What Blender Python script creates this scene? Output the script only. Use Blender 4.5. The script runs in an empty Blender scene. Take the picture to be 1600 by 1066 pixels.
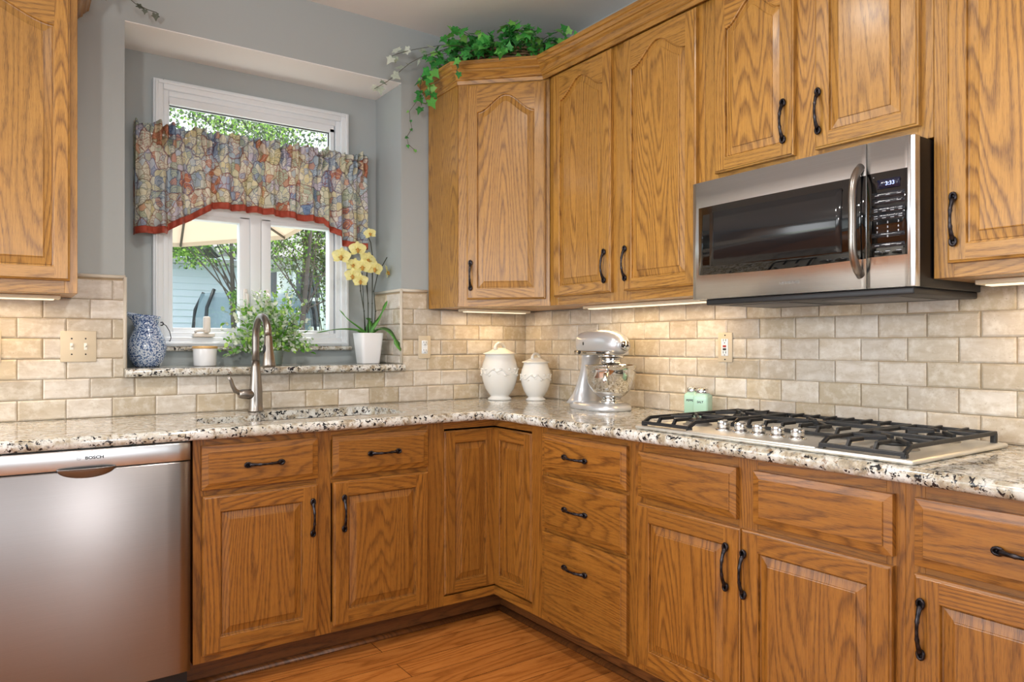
import bpy, bmesh, math, random
from mathutils import Vector, Matrix
random.seed(7)
PI = math.pi
SC = bpy.context.scene
COL = SC.collection

# ------------------------------------------------------------------ camera
cam_d = bpy.data.cameras.new('camera'); cam = bpy.data.objects.new('camera', cam_d); COL.objects.link(cam)
cam.location = (-2.3494, -3.2382, 1.2009)
cam.rotation_euler = (PI/2, 0, math.radians(55.1-90))
cam_d.sensor_width = 36; cam_d.lens = 1132/1600*36; cam_d.shift_y = 4.5/1600; cam_d.clip_start = .05; cam_d.clip_end = 200
SC.camera = cam
SC.view_settings.view_transform = 'Standard'; SC.view_settings.look = 'None'
SC.view_settings.gamma = 1; SC.view_settings.use_curve_mapping = False
SC.view_settings.exposure = 0.0

# ------------------------------------------------------------------ world, sun, room lights, added fills
w = bpy.data.worlds.new('sky'); SC.world = w; w.use_nodes = True
bg = w.node_tree.nodes['Background']; bg.inputs[0].default_value = (.86, .93, 1, 1); bg.inputs[1].default_value = 2.2

def light(name, kind, loc, energy, color=(1, 1, 1), aim=None, **kw):
    d = bpy.data.lights.new(name, kind); d.energy = energy; d.color = color
    for k, v in kw.items(): setattr(d, k, v)
    o = bpy.data.objects.new(name, d); o.location = loc
    if aim is not None: o.rotation_euler = (Vector(aim)-Vector(loc)).to_track_quat('-Z', 'Y').to_euler()
    COL.objects.link(o); return o
light('sun', 'SUN', (3, 6, 8), 6.5, (1, .95, .86), aim=(3-.35, 6-.32, 8-1.15), angle=.01)
# added left and rear fills, breakfast-side window daylight, flash-like key near the camera
light('left_fill', 'AREA', (-5.42, -2.1, 1.62), 62, (.97, .985, 1), aim=(0, -2.1, 1.62), shape='RECTANGLE', size=3.4, size_y=1.45)  # fill area added at an unseen left opening to light the cabinets
light('rear_fill', 'AREA', (-2.75, -6.42, 1.5), 8, (.98, .99, 1), aim=(-2.75, 0, 1.5), shape='RECTANGLE', size=1.1, size_y=1.6)  # added fill behind the camera; no source visible there
light('rear_fill', 'AREA', (-1.67, -6.42, 1.5), 26, (.98, .99, 1), aim=(-1.67, 0, 1.5), shape='RECTANGLE', size=.42, size_y=1.6)  # narrow area added to put a bright streak on the dishwasher
light('side_daylight', 'AREA', (-4.1, .35, 1.5), 44, (.95, .98, 1), aim=(-4.1, -3, 1.5), shape='RECTANGLE', size=1.75, size_y=1.75)
light('flash_key', 'SPOT', (-3.1, -3.1, 1.75), 78, (1, .97, .93), aim=(-.4, -.7, 2.15), spot_size=math.radians(130), spot_blend=1, shadow_soft_size=.08)  # added key spot standing in for a flash near the camera
for cx, cy in ((-1.55, -1.45), (-3.2, -1.5), (-1.5, -2.9)):
    light('ceiling_can_bulb', 'SPOT', (cx, cy, 2.745), 62, (1, .95, .88), aim=(cx, cy, 0), spot_size=math.radians(160), spot_blend=.8, shadow_soft_size=.06)

# ------------------------------------------------------------------ helpers
def obj(name, me, mat=None, parent=None, kind=None, label=None):
    if isinstance(me, bmesh.types.BMesh):
        bm = me; me = bpy.data.meshes.new(name); bm.to_mesh(me); bm.free()
    if mat is not None:
        for m in (mat if isinstance(mat, (list, tuple)) else [mat]): me.materials.append(m)
    o = bpy.data.objects.new(name, me); COL.objects.link(o)
    if parent: o.parent = parent
    if kind: o['kind'] = kind
    if label: o['label'] = label
    return o
def thing(name, label, cat, loc=(0, 0, 0), rz=0, group=None):
    o = bpy.data.objects.new(name, None); o.empty_display_size = .05; COL.objects.link(o)
    o.location = loc; o.rotation_euler = (0, 0, rz); o['label'] = label; o['category'] = cat
    if group: o['group'] = group
    return o
def tag(o, label, cat, group=None):
    o['label'] = label; o['category'] = cat
    if group: o['group'] = group
    return o
def copy_tree(o, parent=None):
    c = o.copy(); COL.objects.link(c)
    if parent: c.parent = parent
    for ch in list(o.children): copy_tree(ch, c)
    return c

class G:
    """collects shapes into one mesh; uv: u across the grain, v along it (metres)"""
    def __init__(s): s.bm = bmesh.new(); s.uv = s.bm.loops.layers.uv.new('grain'); s.off = (0, 0); s.mi = 0
    def board(s): s.off = (random.uniform(0, 40), random.uniform(0, 40)); return s
    def face(s, pts, uvs=None, smooth=False):
        vs = [p if isinstance(p, bmesh.types.BMVert) else s.bm.verts.new(p) for p in pts]
        try: f = s.bm.faces.new(vs)
        except ValueError: return None
        f.smooth = smooth; f.material_index = s.mi
        if uvs:
            for l, uvv in zip(f.loops, uvs): l[s.uv].uv = (uvv[0]+s.off[0], uvv[1]+s.off[1])
        return f
    def grain(s, faces, g='z'):
        for f in faces:
            n = f.normal if f.normal.length else Vector((0, 0, 1))
            for l in f.loops:
                p = l.vert.co; ax = {'x': 0, 'y': 1, 'z': 2}[g]
                v = p[ax]; oth = [i for i in (0, 1, 2) if i != ax]
                # across: the two other axes, whichever the face spans
                a = max(oth, key=lambda i: 1-abs(n[i]))
                b = [i for i in oth if i != a][0]
                l[s.uv].uv = (p[a]+p[b]*.97+s.off[0], v+s.off[1])
    def box(s, x0, x1, y0, y1, z0, z1, r=0, seg=2, g='z', smooth=False):
        b = bmesh.new()
        bmesh.ops.create_cube(b, size=1, matrix=Matrix.Translation(((x0+x1)/2, (y0+y1)/2, (z0+z1)/2)) @ Matrix.Diagonal((abs(x1-x0), abs(y1-y0), abs(z1-z0), 1)))
        if r: bmesh.ops.bevel(b, geom=b.edges[:], offset=r, segments=seg, profile=.5, affect='EDGES')
        return s.merge(b, g=g, smooth=smooth or bool(r and seg > 1))
    def merge(s, b, M=None, g=None, smooth=None):
        b.normal_update(); mp = {}; new = []
        for v in b.verts: mp[v] = s.bm.verts.new(M @ v.co if M else v.co)
        for f in b.faces:
            try: nf = s.bm.faces.new([mp[v] for v in f.verts])
            except ValueError: continue
            nf.smooth = f.smooth if smooth is None else smooth; nf.material_index = s.mi; new.append(nf)
        for f in new: f.normal_update()
        if g: s.grain(new, g)
        b.free(); return new
    def ring_tube(s, rings, close=False, caps=True, smooth=True):
        vr = [[s.bm.verts.new(p) for p in r] for r in rings]; n = len(vr[0]); new = []
        rng = range(len(vr) if close else len(vr)-1)
        for i in rng:
            a, b = vr[i], vr[(i+1) % len(vr)]
            for j in range(n):
                f = s.face([a[j], a[(j+1) % n], b[(j+1) % n], b[j]], smooth=smooth)
                if f: new.append(f)
        if caps and not close:
            for r, rev in ((vr[0], True), (vr[-1], False)):
                f = s.face(list(reversed(r)) if rev else r)
                if f: new.append(f)
        for f in new: f.normal_update()
        s.grain(new, 'z'); return new
    def tube(s, pts, rad, n=8, smooth=True, caps=True, flat=1.0, close=False):
        pts = [Vector(p) for p in pts]; m = len(pts)
        rad = rad if isinstance(rad, (list, tuple)) else [rad]*m
        rings = []; up = None
        for i, p in enumerate(pts):
            if close: t = pts[(i+1) % m]-pts[i-1]
            else: t = pts[min(i+1, m-1)]-pts[max(i-1, 0)]
            t.normalize()
            if up is None: up = t.orthogonal().normalized() if abs(t.z) > .9 else Vector((0, 0, 1)).cross(t).cross(t).normalized()*-1
            up = (up-t*up.dot(t)).normalized(); sd = t.cross(up)
            rings.append([p+(up*math.cos(2*PI*k/n)+sd*math.sin(2*PI*k/n)*flat)*rad[i] for k in range(n)])
        return s.ring_tube(rings, close=close, caps=caps, smooth=smooth)
    def lathe(s, prof, c=(0, 0, 0), n=32, ax='z', smooth=True, sx=1, sy=1, caps=True):
        rings = []
        for r, h in prof:
            ring = []
            for k in range(n):
                a = 2*PI*k/n; x, y = r*math.cos(a)*sx, r*math.sin(a)*sy
                p = {'z': (x, y, h), 'y': (x, h, y), 'x': (h, x, y)}[ax]
                ring.append(Vector(c)+Vector(p))
            rings.append(ring)
        return s.ring_tube(rings, smooth=smooth, caps=caps)
    def sphere(s, c, r, seg=16, sc=(1, 1, 1)):
        b = bmesh.new(); bmesh.ops.create_uvsphere(b, u_segments=seg, v_segments=max(6, seg//2), radius=r)
        return s.merge(b, Matrix.Translation(c) @ Matrix.Diagonal((*sc, 1)), smooth=True)
    def prism(s, poly, z0, z1, M=None, r=0, smooth=False):
        """polygon in xy extruded z0..z1, then M"""
        b = bmesh.new(); vs = [b.verts.new((x, y, z0)) for x, y in poly]; f = b.faces.new(vs)
        e = bmesh.ops.extrude_face_region(b, geom=[f]); bmesh.ops.translate(b, vec=(0, 0, z1-z0), verts=[v for v in e['geom'] if isinstance(v, bmesh.types.BMVert)])
        bmesh.ops.recalc_face_normals(b, faces=b.faces[:])
        if r: bmesh.ops.bevel(b, geom=b.edges[:], offset=r, segments=2, profile=.5, affect='EDGES')
        return s.merge(b, M, g='z', smooth=smooth)
    def build(s, name, mat=None, parent=None, kind=None, label=None, recalc=True):
        if recalc: bmesh.ops.recalc_face_normals(s.bm, faces=s.bm.faces[:])
        return obj(name, s.bm, mat, parent, kind, label)

def text_mesh(name, body, size, mat, parent, M, depth=.0004, bold=0.0, sx=1.0):
    c = bpy.data.curves.new(name, 'FONT'); c.body = body; c.size = size; c.extrude = depth; c.align_x = 'CENTER'; c.align_y = 'CENTER'; c.offset = bold; c.resolution_u = 3
    t = bpy.data.objects.new('tmp', c); COL.objects.link(t); dg = bpy.context.evaluated_depsgraph_get()
    me = bpy.data.meshes.new_from_object(t.evaluated_get(dg)); bpy.data.objects.remove(t)
    me.transform(M @ Matrix.Diagonal((sx, 1, 1, 1)))
    me.materials.clear(); me.materials.append(mat); return obj(name, me, None, parent)
M_FRONT = Matrix.Rotation(PI/2, 4, 'X')      # text lying in xz plane, reading from -y side

# ------------------------------------------------------------------ materials
class Mat:
    def __init__(s, name):
        s.m = bpy.data.materials.new(name); s.m.use_nodes = True; s.nt = s.m.node_tree; s.N = s.nt.nodes; s.L = s.nt.links
        s.b = s.N['Principled BSDF']
    def n(s, t, **kw):
        nd = s.N.new(t)
        for k, v in kw.items():
            if k.startswith('i_'): nd.inputs[k[2:].replace('_', ' ')].default_value = v
            else: setattr(nd, k, v)
        return nd
    def link(s, a, b): s.L.new(a, b)
    def math(s, op, a, b=None, c=None):
        nd = s.N.new('ShaderNodeMath'); nd.operation = op
        for i, x in enumerate((a, b, c)):
            if x is None: continue
            if hasattr(x, 'is_linked'): s.L.new(x, nd.inputs[i])
            else: nd.inputs[i].default_value = x
        return nd.outputs[0]
    def mix(s, f, a, b, mode='MIX'):
        nd = s.N.new('ShaderNodeMix'); nd.data_type = 'RGBA'; nd.blend_type = mode
        for i, x in ((0, f), (6, a), (7, b)):
            if hasattr(x, 'is_linked'): s.L.new(x, nd.inputs[i])
            elif isinstance(x, (int, float)): nd.inputs[i].default_value = x
            else: nd.inputs[i].default_value = (*x[:3], 1)
        return nd.outputs[2]
    def ramp(s, f, stops, interp='LINEAR'):
        nd = s.N.new('ShaderNodeValToRGB'); cr = nd.color_ramp; cr.interpolation = interp
        while len(cr.elements) < len(stops): cr.elements.new(.5)
        for e, (p, c) in zip(cr.elements, stops): e.position = p; e.color = (*c[:3], 1) if not isinstance(c, (int, float)) else (c, c, c, 1)
        s.L.new(f, nd.inputs[0]); return nd.outputs[0]
    def noise(s, vec, scale, detail=2, rough=.5, dist=0, out=0):
        nd = s.n('ShaderNodeTexNoise'); nd.inputs['Scale'].default_value = scale; nd.inputs['Detail'].default_value = detail
        nd.inputs['Roughness'].default_value = rough; nd.inputs['Distortion'].default_value = dist
        if vec is not None: s.L.new(vec, nd.inputs['Vector'])
        return nd.outputs[out]
    def mapping(s, vec, scale=(1, 1, 1), loc=(0, 0, 0), rot=(0, 0, 0)):
        nd = s.n('ShaderNodeMapping'); nd.inputs['Scale'].default_value = scale; nd.inputs['Location'].default_value = loc; nd.inputs['Rotation'].default_value = rot
        s.L.new(vec, nd.inputs[0]); return nd.outputs[0]
    def obj(s): return s.n('ShaderNodeTexCoord').outputs['Object']
    def bump(s, h, strength=.3, dist=.002, prev=None):
        nd = s.n('ShaderNodeBump'); nd.inputs['Strength'].default_value = strength; nd.inputs['Distance'].default_value = dist
        s.L.new(h, nd.inputs['Height'])
        if prev is not None: s.L.new(prev, nd.inputs['Normal'])
        s.L.new(nd.outputs[0], s.b.inputs['Normal']); return nd.outputs[0]
    def set(s, color=None, rough=None, metal=None, spec=None, **kw):
        for k, x in (('Base Color', color), ('Roughness', rough), ('Metallic', metal), ('Specular IOR Level', spec), *[(a.replace('_', ' '), c) for a, c in kw.items()]):
            if x is None: continue
            if hasattr(x, 'is_linked'): s.L.new(x, s.b.inputs[k])
            elif k in ('Base Color', 'Emission Color', 'Coat Tint', 'Sheen Tint', 'Specular Tint') : s.b.inputs[k].default_value = (*x[:3], 1)
            else: s.b.inputs[k].default_value = x
        return s
def hexc(h):
    h = h.lstrip('#'); c = [int(h[i:i+2], 16)/255 for i in (0, 2, 4)]
    return tuple(x/12.92 if x <= .04045 else ((x+.055)/1.055)**2.4 for x in c)
def simple(name, color, rough=.5, metal=0, spec=None, **kw):
    m = Mat(name); m.set(hexc(color) if isinstance(color, str) else color, rough, metal, spec, **kw); return m.m

def wood(name, light_c, mid_c, dark_c, rough=.33, coat=.25, scale=1.0):
    m = Mat(name); uv = m.n('ShaderNodeUVMap', uv_map='grain').outputs[0]
    # cathedral / straight growth rings: contour lines of a stretched noise
    big = m.noise(m.mapping(uv, (5.5*scale, .62*scale, 1)), 1, 1.2, .35)
    warp = m.noise(m.mapping(uv, (34*scale, 1.6*scale, 1)), 1, 2, .5)
    ph = m.math('ADD', m.math('MULTIPLY', big, 34), m.math('MULTIPLY', warp, 1.4))
    fr = m.math('FRACT', ph)
    late = m.ramp(fr, [(0, 1), (.14, .6), (.42, .0), (.78, .05), (1, 1)])
    # open pores: short dark dashes, denser in the ring line
    pores = m.noise(m.mapping(uv, (850*scale, 26*scale, 1)), 1, 2, .6)
    dens = m.math('ADD', pores, m.math('MULTIPLY', late, .14))
    pore = m.ramp(dens, [(.56, 0), (.68, 1)])
    fine = m.noise(m.mapping(uv, (190*scale, 5*scale, 1)), 1, 3, .6)
    tone = m.noise(m.mapping(uv, (2.2, .5, 1)), 1, 1, .5)
    c = m.mix(m.ramp(fine, [(.3, 0), (.7, 1)]), light_c, mid_c)
    c = m.mix(m.math('MULTIPLY', m.math('MULTIPLY', late, .58), m.ramp(tone, [(.38, .35), (.62, 1)])), c, dark_c)
    c = m.mix(m.math('MULTIPLY', pore, .55), c, tuple(x*.5 for x in dark_c))
    c = m.mix(.55, c, m.mix(m.ramp(tone, [(.3, 0), (.7, 1)]), (.80, .80, .80), (1.18, 1.16, 1.1)), 'MULTIPLY')
    m.set(c, rough, 0, None, Coat_Weight=coat, Coat_Roughness=.18)
    m.bump(m.math('SUBTRACT', m.math('MULTIPLY', fine, .25), pore), .12, .0006)
    return m.m
OAK = wood('golden_oak', hexc('#B8883F'), hexc('#A37431'), hexc('#6E4419'))
OAKB = wood('golden_oak_dim', hexc('#A06A29'), hexc('#89551D'), hexc('#562E0D'))  # deeper copy of the golden oak: dimmer light low down put into colour
FLOORW = None

def wall_paint(name, c, rough=.6, bumps=.05):
    m = Mat(name); v = m.obj(); n = m.noise(v, 90, 3, .6); m.set(c, rough); m.bump(n, bumps, .002); return m.m
GREY = wall_paint('grey_wall_paint', hexc('#A8AFB0'))
CEIL = wall_paint('ceiling_paint', hexc('#E4E3E1'), .8, .25)
WHITE = simple('white_vinyl', '#E6ECF1', .35)
BLACK = simple('black_plastic', '#0C0D10', .35)
# ------------------------------------------------------------------ room shell
H = 2.766
def quadbox(name, x0, x1, y0, y1, z0, z1, mat, kind='structure', parent=None, r=0):
    g = G(); g.box(x0, x1, y0, y1, z0, z1, r=r); return g.build(name, mat, parent, kind)
# floor: oak planks laid along x
def floor_mat():
    m = Mat('oak_floor'); v = m.obj()
    br = m.n('ShaderNodeTexBrick', offset=.37, offset_frequency=2); m.link(v, br.inputs['Vector'])
    br.inputs['Scale'].default_value = 1; br.inputs['Brick Width'].default_value = 1.15; br.inputs['Row Height'].default_value = .127
    br.inputs['Mortar Size'].default_value = .0012; br.inputs['Color1'].default_value = (0, 0, 0, 1); br.inputs['Color2'].default_value = (1, 1, 1, 1); br.inputs['Mortar'].default_value = (.5, .5, .5, 1)
    sh = m.n('ShaderNodeVectorMath', operation='MULTIPLY_ADD'); m.link(br.outputs['Color'], sh.inputs[0]); sh.inputs[1].default_value = (7, 13, 3); m.link(v, sh.inputs[2])
    vv = sh.outputs[0]
    big = m.noise(m.mapping(vv, (.8, 5, 1)), 1, 2, .45); ph = m.math('MULTIPLY', big, 15)
    late = m.ramp(m.math('FRACT', ph), [(0, 1), (.12, .7), (.45, 0), (.85, .05), (1, 1)])
    fine = m.noise(m.mapping(vv, (5, 170, 1)), 1, 3, .6); pores = m.noise(m.mapping(vv, (25, 520, 1)), 1, 2, .6)
    pore = m.ramp(m.math('ADD', pores, m.math('MULTIPLY', late, .12)), [(.58, 0), (.7, 1)])
    c = m.mix(m.ramp(fine, [(.3, 0), (.7, 1)]), hexc('#BE7A3B'), hexc('#AB672B'))
    c = m.mix(m.math('MULTIPLY', late, .5), c, hexc('#85481A')); c = m.mix(m.math('MULTIPLY', pore, .4), c, hexc('#55280C'))
    c = m.mix(.5, c, m.mix(br.outputs['Color'], (.78, .74, .7), (1.2, 1.2, 1.2)), 'MULTIPLY')
    c = m.mix(br.outputs['Fac'], c, hexc('#3A1B0A'))
    m.set(c, .27); m.bump(m.math('SUBTRACT', 0.0, br.outputs['Fac']), .3, .001); return m.m
quadbox('floor', -5.6, .1, -6.6, .4, -.05, 0, floor_mat())
quadbox('ceiling', -5.6, .12, -6.6, .45, H, H+.05, CEIL)
quadbox('wall_right', 0, .12, -6.6, .12, 0, H, GREY)
# back wall with a deep window recess (opening x -1.965..-.755, z 1.09..2.487, back face at y=.3)
RX0, RX1, RZ0, RZ1, RD = -1.965, -.755, 1.075, 2.487, .30
g = G()
g.box(-5.6, -5.0, 0, .42, 0, H); g.box(-3.2, RX0, 0, .42, 0, H); g.box(-5.0, -3.2, 0, .42, 0, .6); g.box(-5.0, -3.2, 0, .42, 2.4, H); g.box(RX1, .0, 0, .42, 0, H); g.box(RX0, RX1, 0, .42, RZ1, H); g.box(RX0, RX1, 0, .42, 0, RZ0)
WX0, WX1, WZ0, WZ1 = -1.80, -.935, 1.20, 2.35       # hole for the window unit
g.box(RX0, WX0, RD, .42, RZ0, RZ1); g.box(WX1, RX1, RD, .42, RZ0, RZ1); g.box(WX0, WX1, RD, .42, RZ0, WZ0); g.box(WX0, WX1, RD, .42, WZ1, RZ1)
g.build('wall_back', GREY, None, 'structure')
g = G(); g.box(RX0+.001, RX1-.001, .001, RD-.001, RZ1-.004, RZ1-.0002); g.build('ceiling_recess', wall_paint('pale_soffit', hexc('#EDEDEC'), .8, .05), None, 'structure', 'pale soffit of the window recess')  # soffit coloured paler than the recess walls
# unseen walls behind the camera, with openings made up for the fill areas
g = G(); g.box(-5.6, -5.5, -6.6, -3.85, 0, H); g.box(-5.6, -5.5, -.35, .0, 0, H); g.box(-5.6, -5.5, -3.85, -.35, 2.38, H); g.box(-5.6, -5.5, -3.85, -.35, 0, .2); g.build('wall_left', GREY, None, 'structure')
g = G(); g.box(-5.5, -3.35, -6.6, -6.5, 0, H); g.box(-.75, 0, -6.6, -6.5, 0, H); g.box(-2.15, -1.92, -6.6, -6.5, .65, 2.35); g.box(-1.42, -.75, -6.6, -6.5, .65, 2.35); g.box(-3.35, -.75, -6.6, -6.5, 2.35, H); g.box(-3.35, -.75, -6.6, -6.5, 0, .65); g.build('wall_front', GREY, None, 'structure')

# ------------------------------------------------------------------ window
GLASS = Mat('window_glass'); GLASS.N.remove(GLASS.b)
_t = GLASS.n('ShaderNodeBsdfTransparent'); _g = GLASS.n('ShaderNodeBsdfGlossy'); _g.inputs['Roughness'].default_value = .02; _mx = GLASS.n('ShaderNodeMixShader'); _mx.inputs[0].default_value = .045
GLASS.link(_t.outputs[0], _mx.inputs[1]); GLASS.link(_g.outputs[0], _mx.inputs[2]); GLASS.link(_mx.outputs[0], GLASS.N['Material Output'].inputs[0]); GLASS = GLASS.m
win = bpy.data.objects.new('window_1', None); COL.objects.link(win); win.location = (-1.37, RD, 1.2); win['kind'] = 'structure'; win['label'] = 'white framed casement window in a deep grey recess above the sink'
def frame(g, x0, x1, z0, z1, wd, y0, y1, r=.003):
    g.box(x0, x0+wd, y0, y1, z0, z1, r=r); g.box(x1-wd, x1, y0, y1, z0, z1, r=r)
    g.box(x0+wd, x1-wd, y0, y1, z1-wd, z1, r=r); g.box(x0+wd, x1-wd, y0, y1, z0, z0+wd, r=r)
ox, oz = 1.37, -1.2
def W(x): return x+ox
g = G(); frame(g, W(-1.822), W(-.914), 1.19+oz, 2.374+oz, .042, -.028, .0, .004); frame(g, W(-1.814), W(-.922), 1.198+oz, 2.366+oz, .012, -.036, -.026, .003)
g.build('window_casing', WHITE, win)
g = G(); frame(g, W(-1.782), W(-.953), 1.228+oz, 2.334+oz, .026, -.012, .10); g.box(W(-1.40), W(-1.35), -.006, .10, 1.25+oz, 1.83+oz, r=.003)
g.build('window_frame', WHITE, win)
for x0, x1 in ((-1.762, -1.392), (-1.358, -.973)):
    pass
g = G(); frame(g, W(-1.768), W(-1.402), 1.244+oz, 1.80+oz, .030, .0, .055); g.box(W(-1.448), W(-1.40), -.002, .05, 1.244+oz, 1.80+oz, r=.003); sashL = g.build('sash', WHITE, win)
g = G(); frame(g, W(-1.348), W(-.985), 1.244+oz, 1.80+oz, .024, .0, .055); g.box(W(-1.348), W(-1.302), -.002, .05, 1.244+oz, 1.80+oz, r=.003); sashR = g.build('sash', WHITE, win)
g = G(); g.box(W(-1.742), W(-1.446), .028, .034, 1.27+oz, 1.775+oz); g.build('glass', GLASS, sashL)
g = G(); g.box(W(-1.304), W(-1.004), .028, .034, 1.27+oz, 1.775+oz); g.build('glass', GLASS, sashR)
# one fixed pane above, behind the valance; dark glazing line round it
g = G(); g.box(W(-1.768), W(-.985), -.002, .06, 1.79+oz, 1.845+oz, r=.003); g.box(W(-1.768), W(-1.752), .0, .05, 1.845+oz, 2.29+oz); g.box(W(-1.004), W(-.985), .0, .05, 1.845+oz, 2.29+oz); g.box(W(-1.768), W(-.985), .0, .05, 2.276+oz, 2.312+oz)
sashT = g.build('transom_frame', WHITE, win)
g = G(); g.box(W(-1.753), W(-1.004), .028, .034, 1.84+oz, 2.278+oz); g.build('glass', GLASS, sashT)
g = G(); frame(g, W(-1.755), W(-1.002), 1.843+oz, 2.278+oz, .006, .02, .028, .001); g.build('glazing_gasket', BLACK, sashT)
# fold-down crank operator and the two lock levers
PLAST = simple('ivory_plastic', '#E4DFD8', .4)
g = G(); g.box(W(-1.66), W(-1.57), -.055, -.012, 1.232+oz, 1.25+oz, r=.004); g.tube([(W(-1.655), -.05, 1.255+oz), (W(-1.64), -.065, 1.262+oz), (W(-1.61), -.07, 1.262+oz)], .006)
g.box(W(-1.622), W(-1.592), -.075, -.045, 1.25+oz, 1.325+oz, r=.008); g.build('crank_operator', PLAST, win)
for x in (-1.425, -1.325):
    g = G(); g.box(W(x)-.009, W(x)+.009, -.02, -.002, 1.345+oz, 1.46+oz, r=.004); g.tube([(W(x), -.02, 1.44+oz), (W(x)+.004, -.035, 1.43+oz), (W(x)+.004, -.035, 1.36+oz)], [.006, .007, .005]); g.build('lock_lever', PLAST, win)

# ------------------------------------------------------------------ granite
def granite():
    m = Mat('speckled_granite'); v = m.obj()
    wv = m.n('ShaderNodeVectorMath', operation='MULTIPLY_ADD'); nn = m.noise(v, 30, 2, .5, 0, 1); m.link(nn, wv.inputs[0]); wv.inputs[1].default_value = (.02, .02, .02); m.link(v, wv.inputs[2]); vv = wv.outputs[0]
    base = m.noise(vv, 26, 5, .65); cloud = m.noise(vv, 5, 2, .5)
    c = m.ramp(base, [(.32, hexc('#857A69')), (.42, hexc('#ADA18B')), (.50, hexc('#CBC8BF')), (.60, hexc('#E0E0DC')), (.72, hexc('#A9A7A2'))])
    c = m.mix(m.ramp(cloud, [(.45, 0), (.7, .4)]), c, hexc('#B3AC9A'))
    brown = m.ramp(m.noise(m.mapping(vv, (1, 1, 1), (3, 1, 7)), 62, 3, .6), [(.60, 0), (.66, 1)])
    c = m.mix(m.math('MULTIPLY', brown, .75), c, hexc('#7C5B39'))
    grey = m.ramp(m.noise(m.mapping(vv, (1, 1, 1), (9, 4, 2)), 75, 3, .6), [(.60, 0), (.65, 1)])
    c = m.mix(m.math('MULTIPLY', grey, .7), c, hexc('#8C8A88'))
    n1 = m.noise(m.mapping(vv, (1, 1, 1), (1, 8, 5)), 78, 4, .62, .4); n2 = m.noise(m.mapping(vv, (1, 1, 1), (4, 3, 1)), 15, 2, .5)
    blk = m.ramp(m.math('ADD', n1, m.math('MULTIPLY', m.math('SUBTRACT', n2, .5), .22)), [(.572, 0), (.597, 1)])
    c = m.mix(blk, c, hexc('#1F2025'))
    m.set(c, .09, 0, .55); m.bump(base, .03, .001); return m.m
GRAN = granite()
def sweep_edge(g, paths, prof):
    """paths: function offset->list of (x,y); prof: list of (offset,z)"""
    rows = [[g.bm.verts.new((x, y, z)) for x, y in paths(o)] for o, z in prof]
    for a, b in zip(rows, rows[1:]):
        for j in range(len(a)-1): g.face([a[j], a[j+1], b[j+1], b[j]], smooth=True)
    return rows
SX0, SX1, SY0, SYM, SY1, SXM = -1.77, -.965, -.505, -.262, -.118, -1.50
def counter():
    g = G(); F_ = .648; r0 = .03; L0, B0 = -2.76, -3.0
    def path(o):
        c = -F_-r0; pts = [(L0, -F_+o)]
        for k in range(9):
            a = PI/2*(1-k/8); pts.append((c+(r0+o)*math.cos(a), c+(r0+o)*math.sin(a)))
        return pts+[(-F_+o, B0)]
    T, Bt, R = .914, .876, .016
    prof = [(R, T)] + [(R-R*math.sin(a), T-R+R*math.cos(a)) for a in (PI/8, PI/4, PI*3/8, PI/2)]+[(R-R*math.sin(a), Bt+R+R*math.cos(a)) for a in (PI/2, PI*5/8, PI*3/4, PI*7/8, PI)]+[(.06, Bt)]
    rows = sweep_edge(g, path, prof)
    for row, z in ((rows[0], T), (rows[-1], Bt)):
        bk = [g.bm.verts.new(p) for p in ((0, B0, z), (0, 0, z), (L0, 0, z))]
        loop = row+bk
        # sink cut-out
        hole = [(SX0+.03, SY0), (SX1-.03, SY0), (SX1, SY0+.03), (SX1, SY1-.03), (SX1-.03, SY1), (SXM+.03, SY1), (SXM, SY1-.03), (SXM-.0, SYM+.03), (SXM-.03, SYM), (SX0+.03, SYM), (SX0, SYM-.03), (SX0, SY0+.03)]
        hv = [g.bm.verts.new((x, y, z)) for x, y in hole]
        es = [g.bm.edges.get((loop[i], loop[(i+1) % len(loop)])) or g.bm.edges.new((loop[i], loop[(i+1) % len(loop)])) for i in range(len(loop))]
        es += [g.bm.edges.new((hv[i], hv[(i+1) % len(hv)])) for i in range(len(hv))]
        bmesh.ops.triangle_fill(g.bm, use_beauty=True, use_dissolve=False, edges=es)
        if z == T: top = hv
        else:
            for i in range(len(hv)): g.face([top[i], top[(i+1) % len(hv)], hv[(i+1) % len(hv)], hv[i]])
    o = g.build('countertop', GRAN); return o
tag(counter(), 'L-shaped speckled beige granite worktop with rounded front edge running over the base cabinets', 'countertop')
# front sill of the recess and the small ledge under the window
def sill(name, x0, x1, yf, yb, z0, z1, parent):
    g = G(); h = z1-z0; R = h/2-.0005; n = 8
    prof = [(yb, z1)]+[(yf+R-R*math.sin(PI*k/n), (z0+z1)/2+R*math.cos(PI*k/n)) for k in range(n+1)]+[(yb, z0)]
    rings = [[(x, y, z) for y, z in prof] for x in (x0, x0+.004, x1-.004, x1)]
    g.ring_tube(rings); return g.build(name, GRAN, parent)
s1 = sill('window_sill', RX0-.002, RX1-.002, -.055, RD-.001, 1.069, 1.103, None); s1['kind'] = 'structure'; s1['label'] = 'deep speckled granite sill under the window recess'
s2 = sill('window_sill', -1.835, -.903, RD-.04, RD-.0005, 1.168, 1.19, None); s2['kind'] = 'structure'; s2['label'] = 'narrow granite ledge directly below the window'

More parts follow.
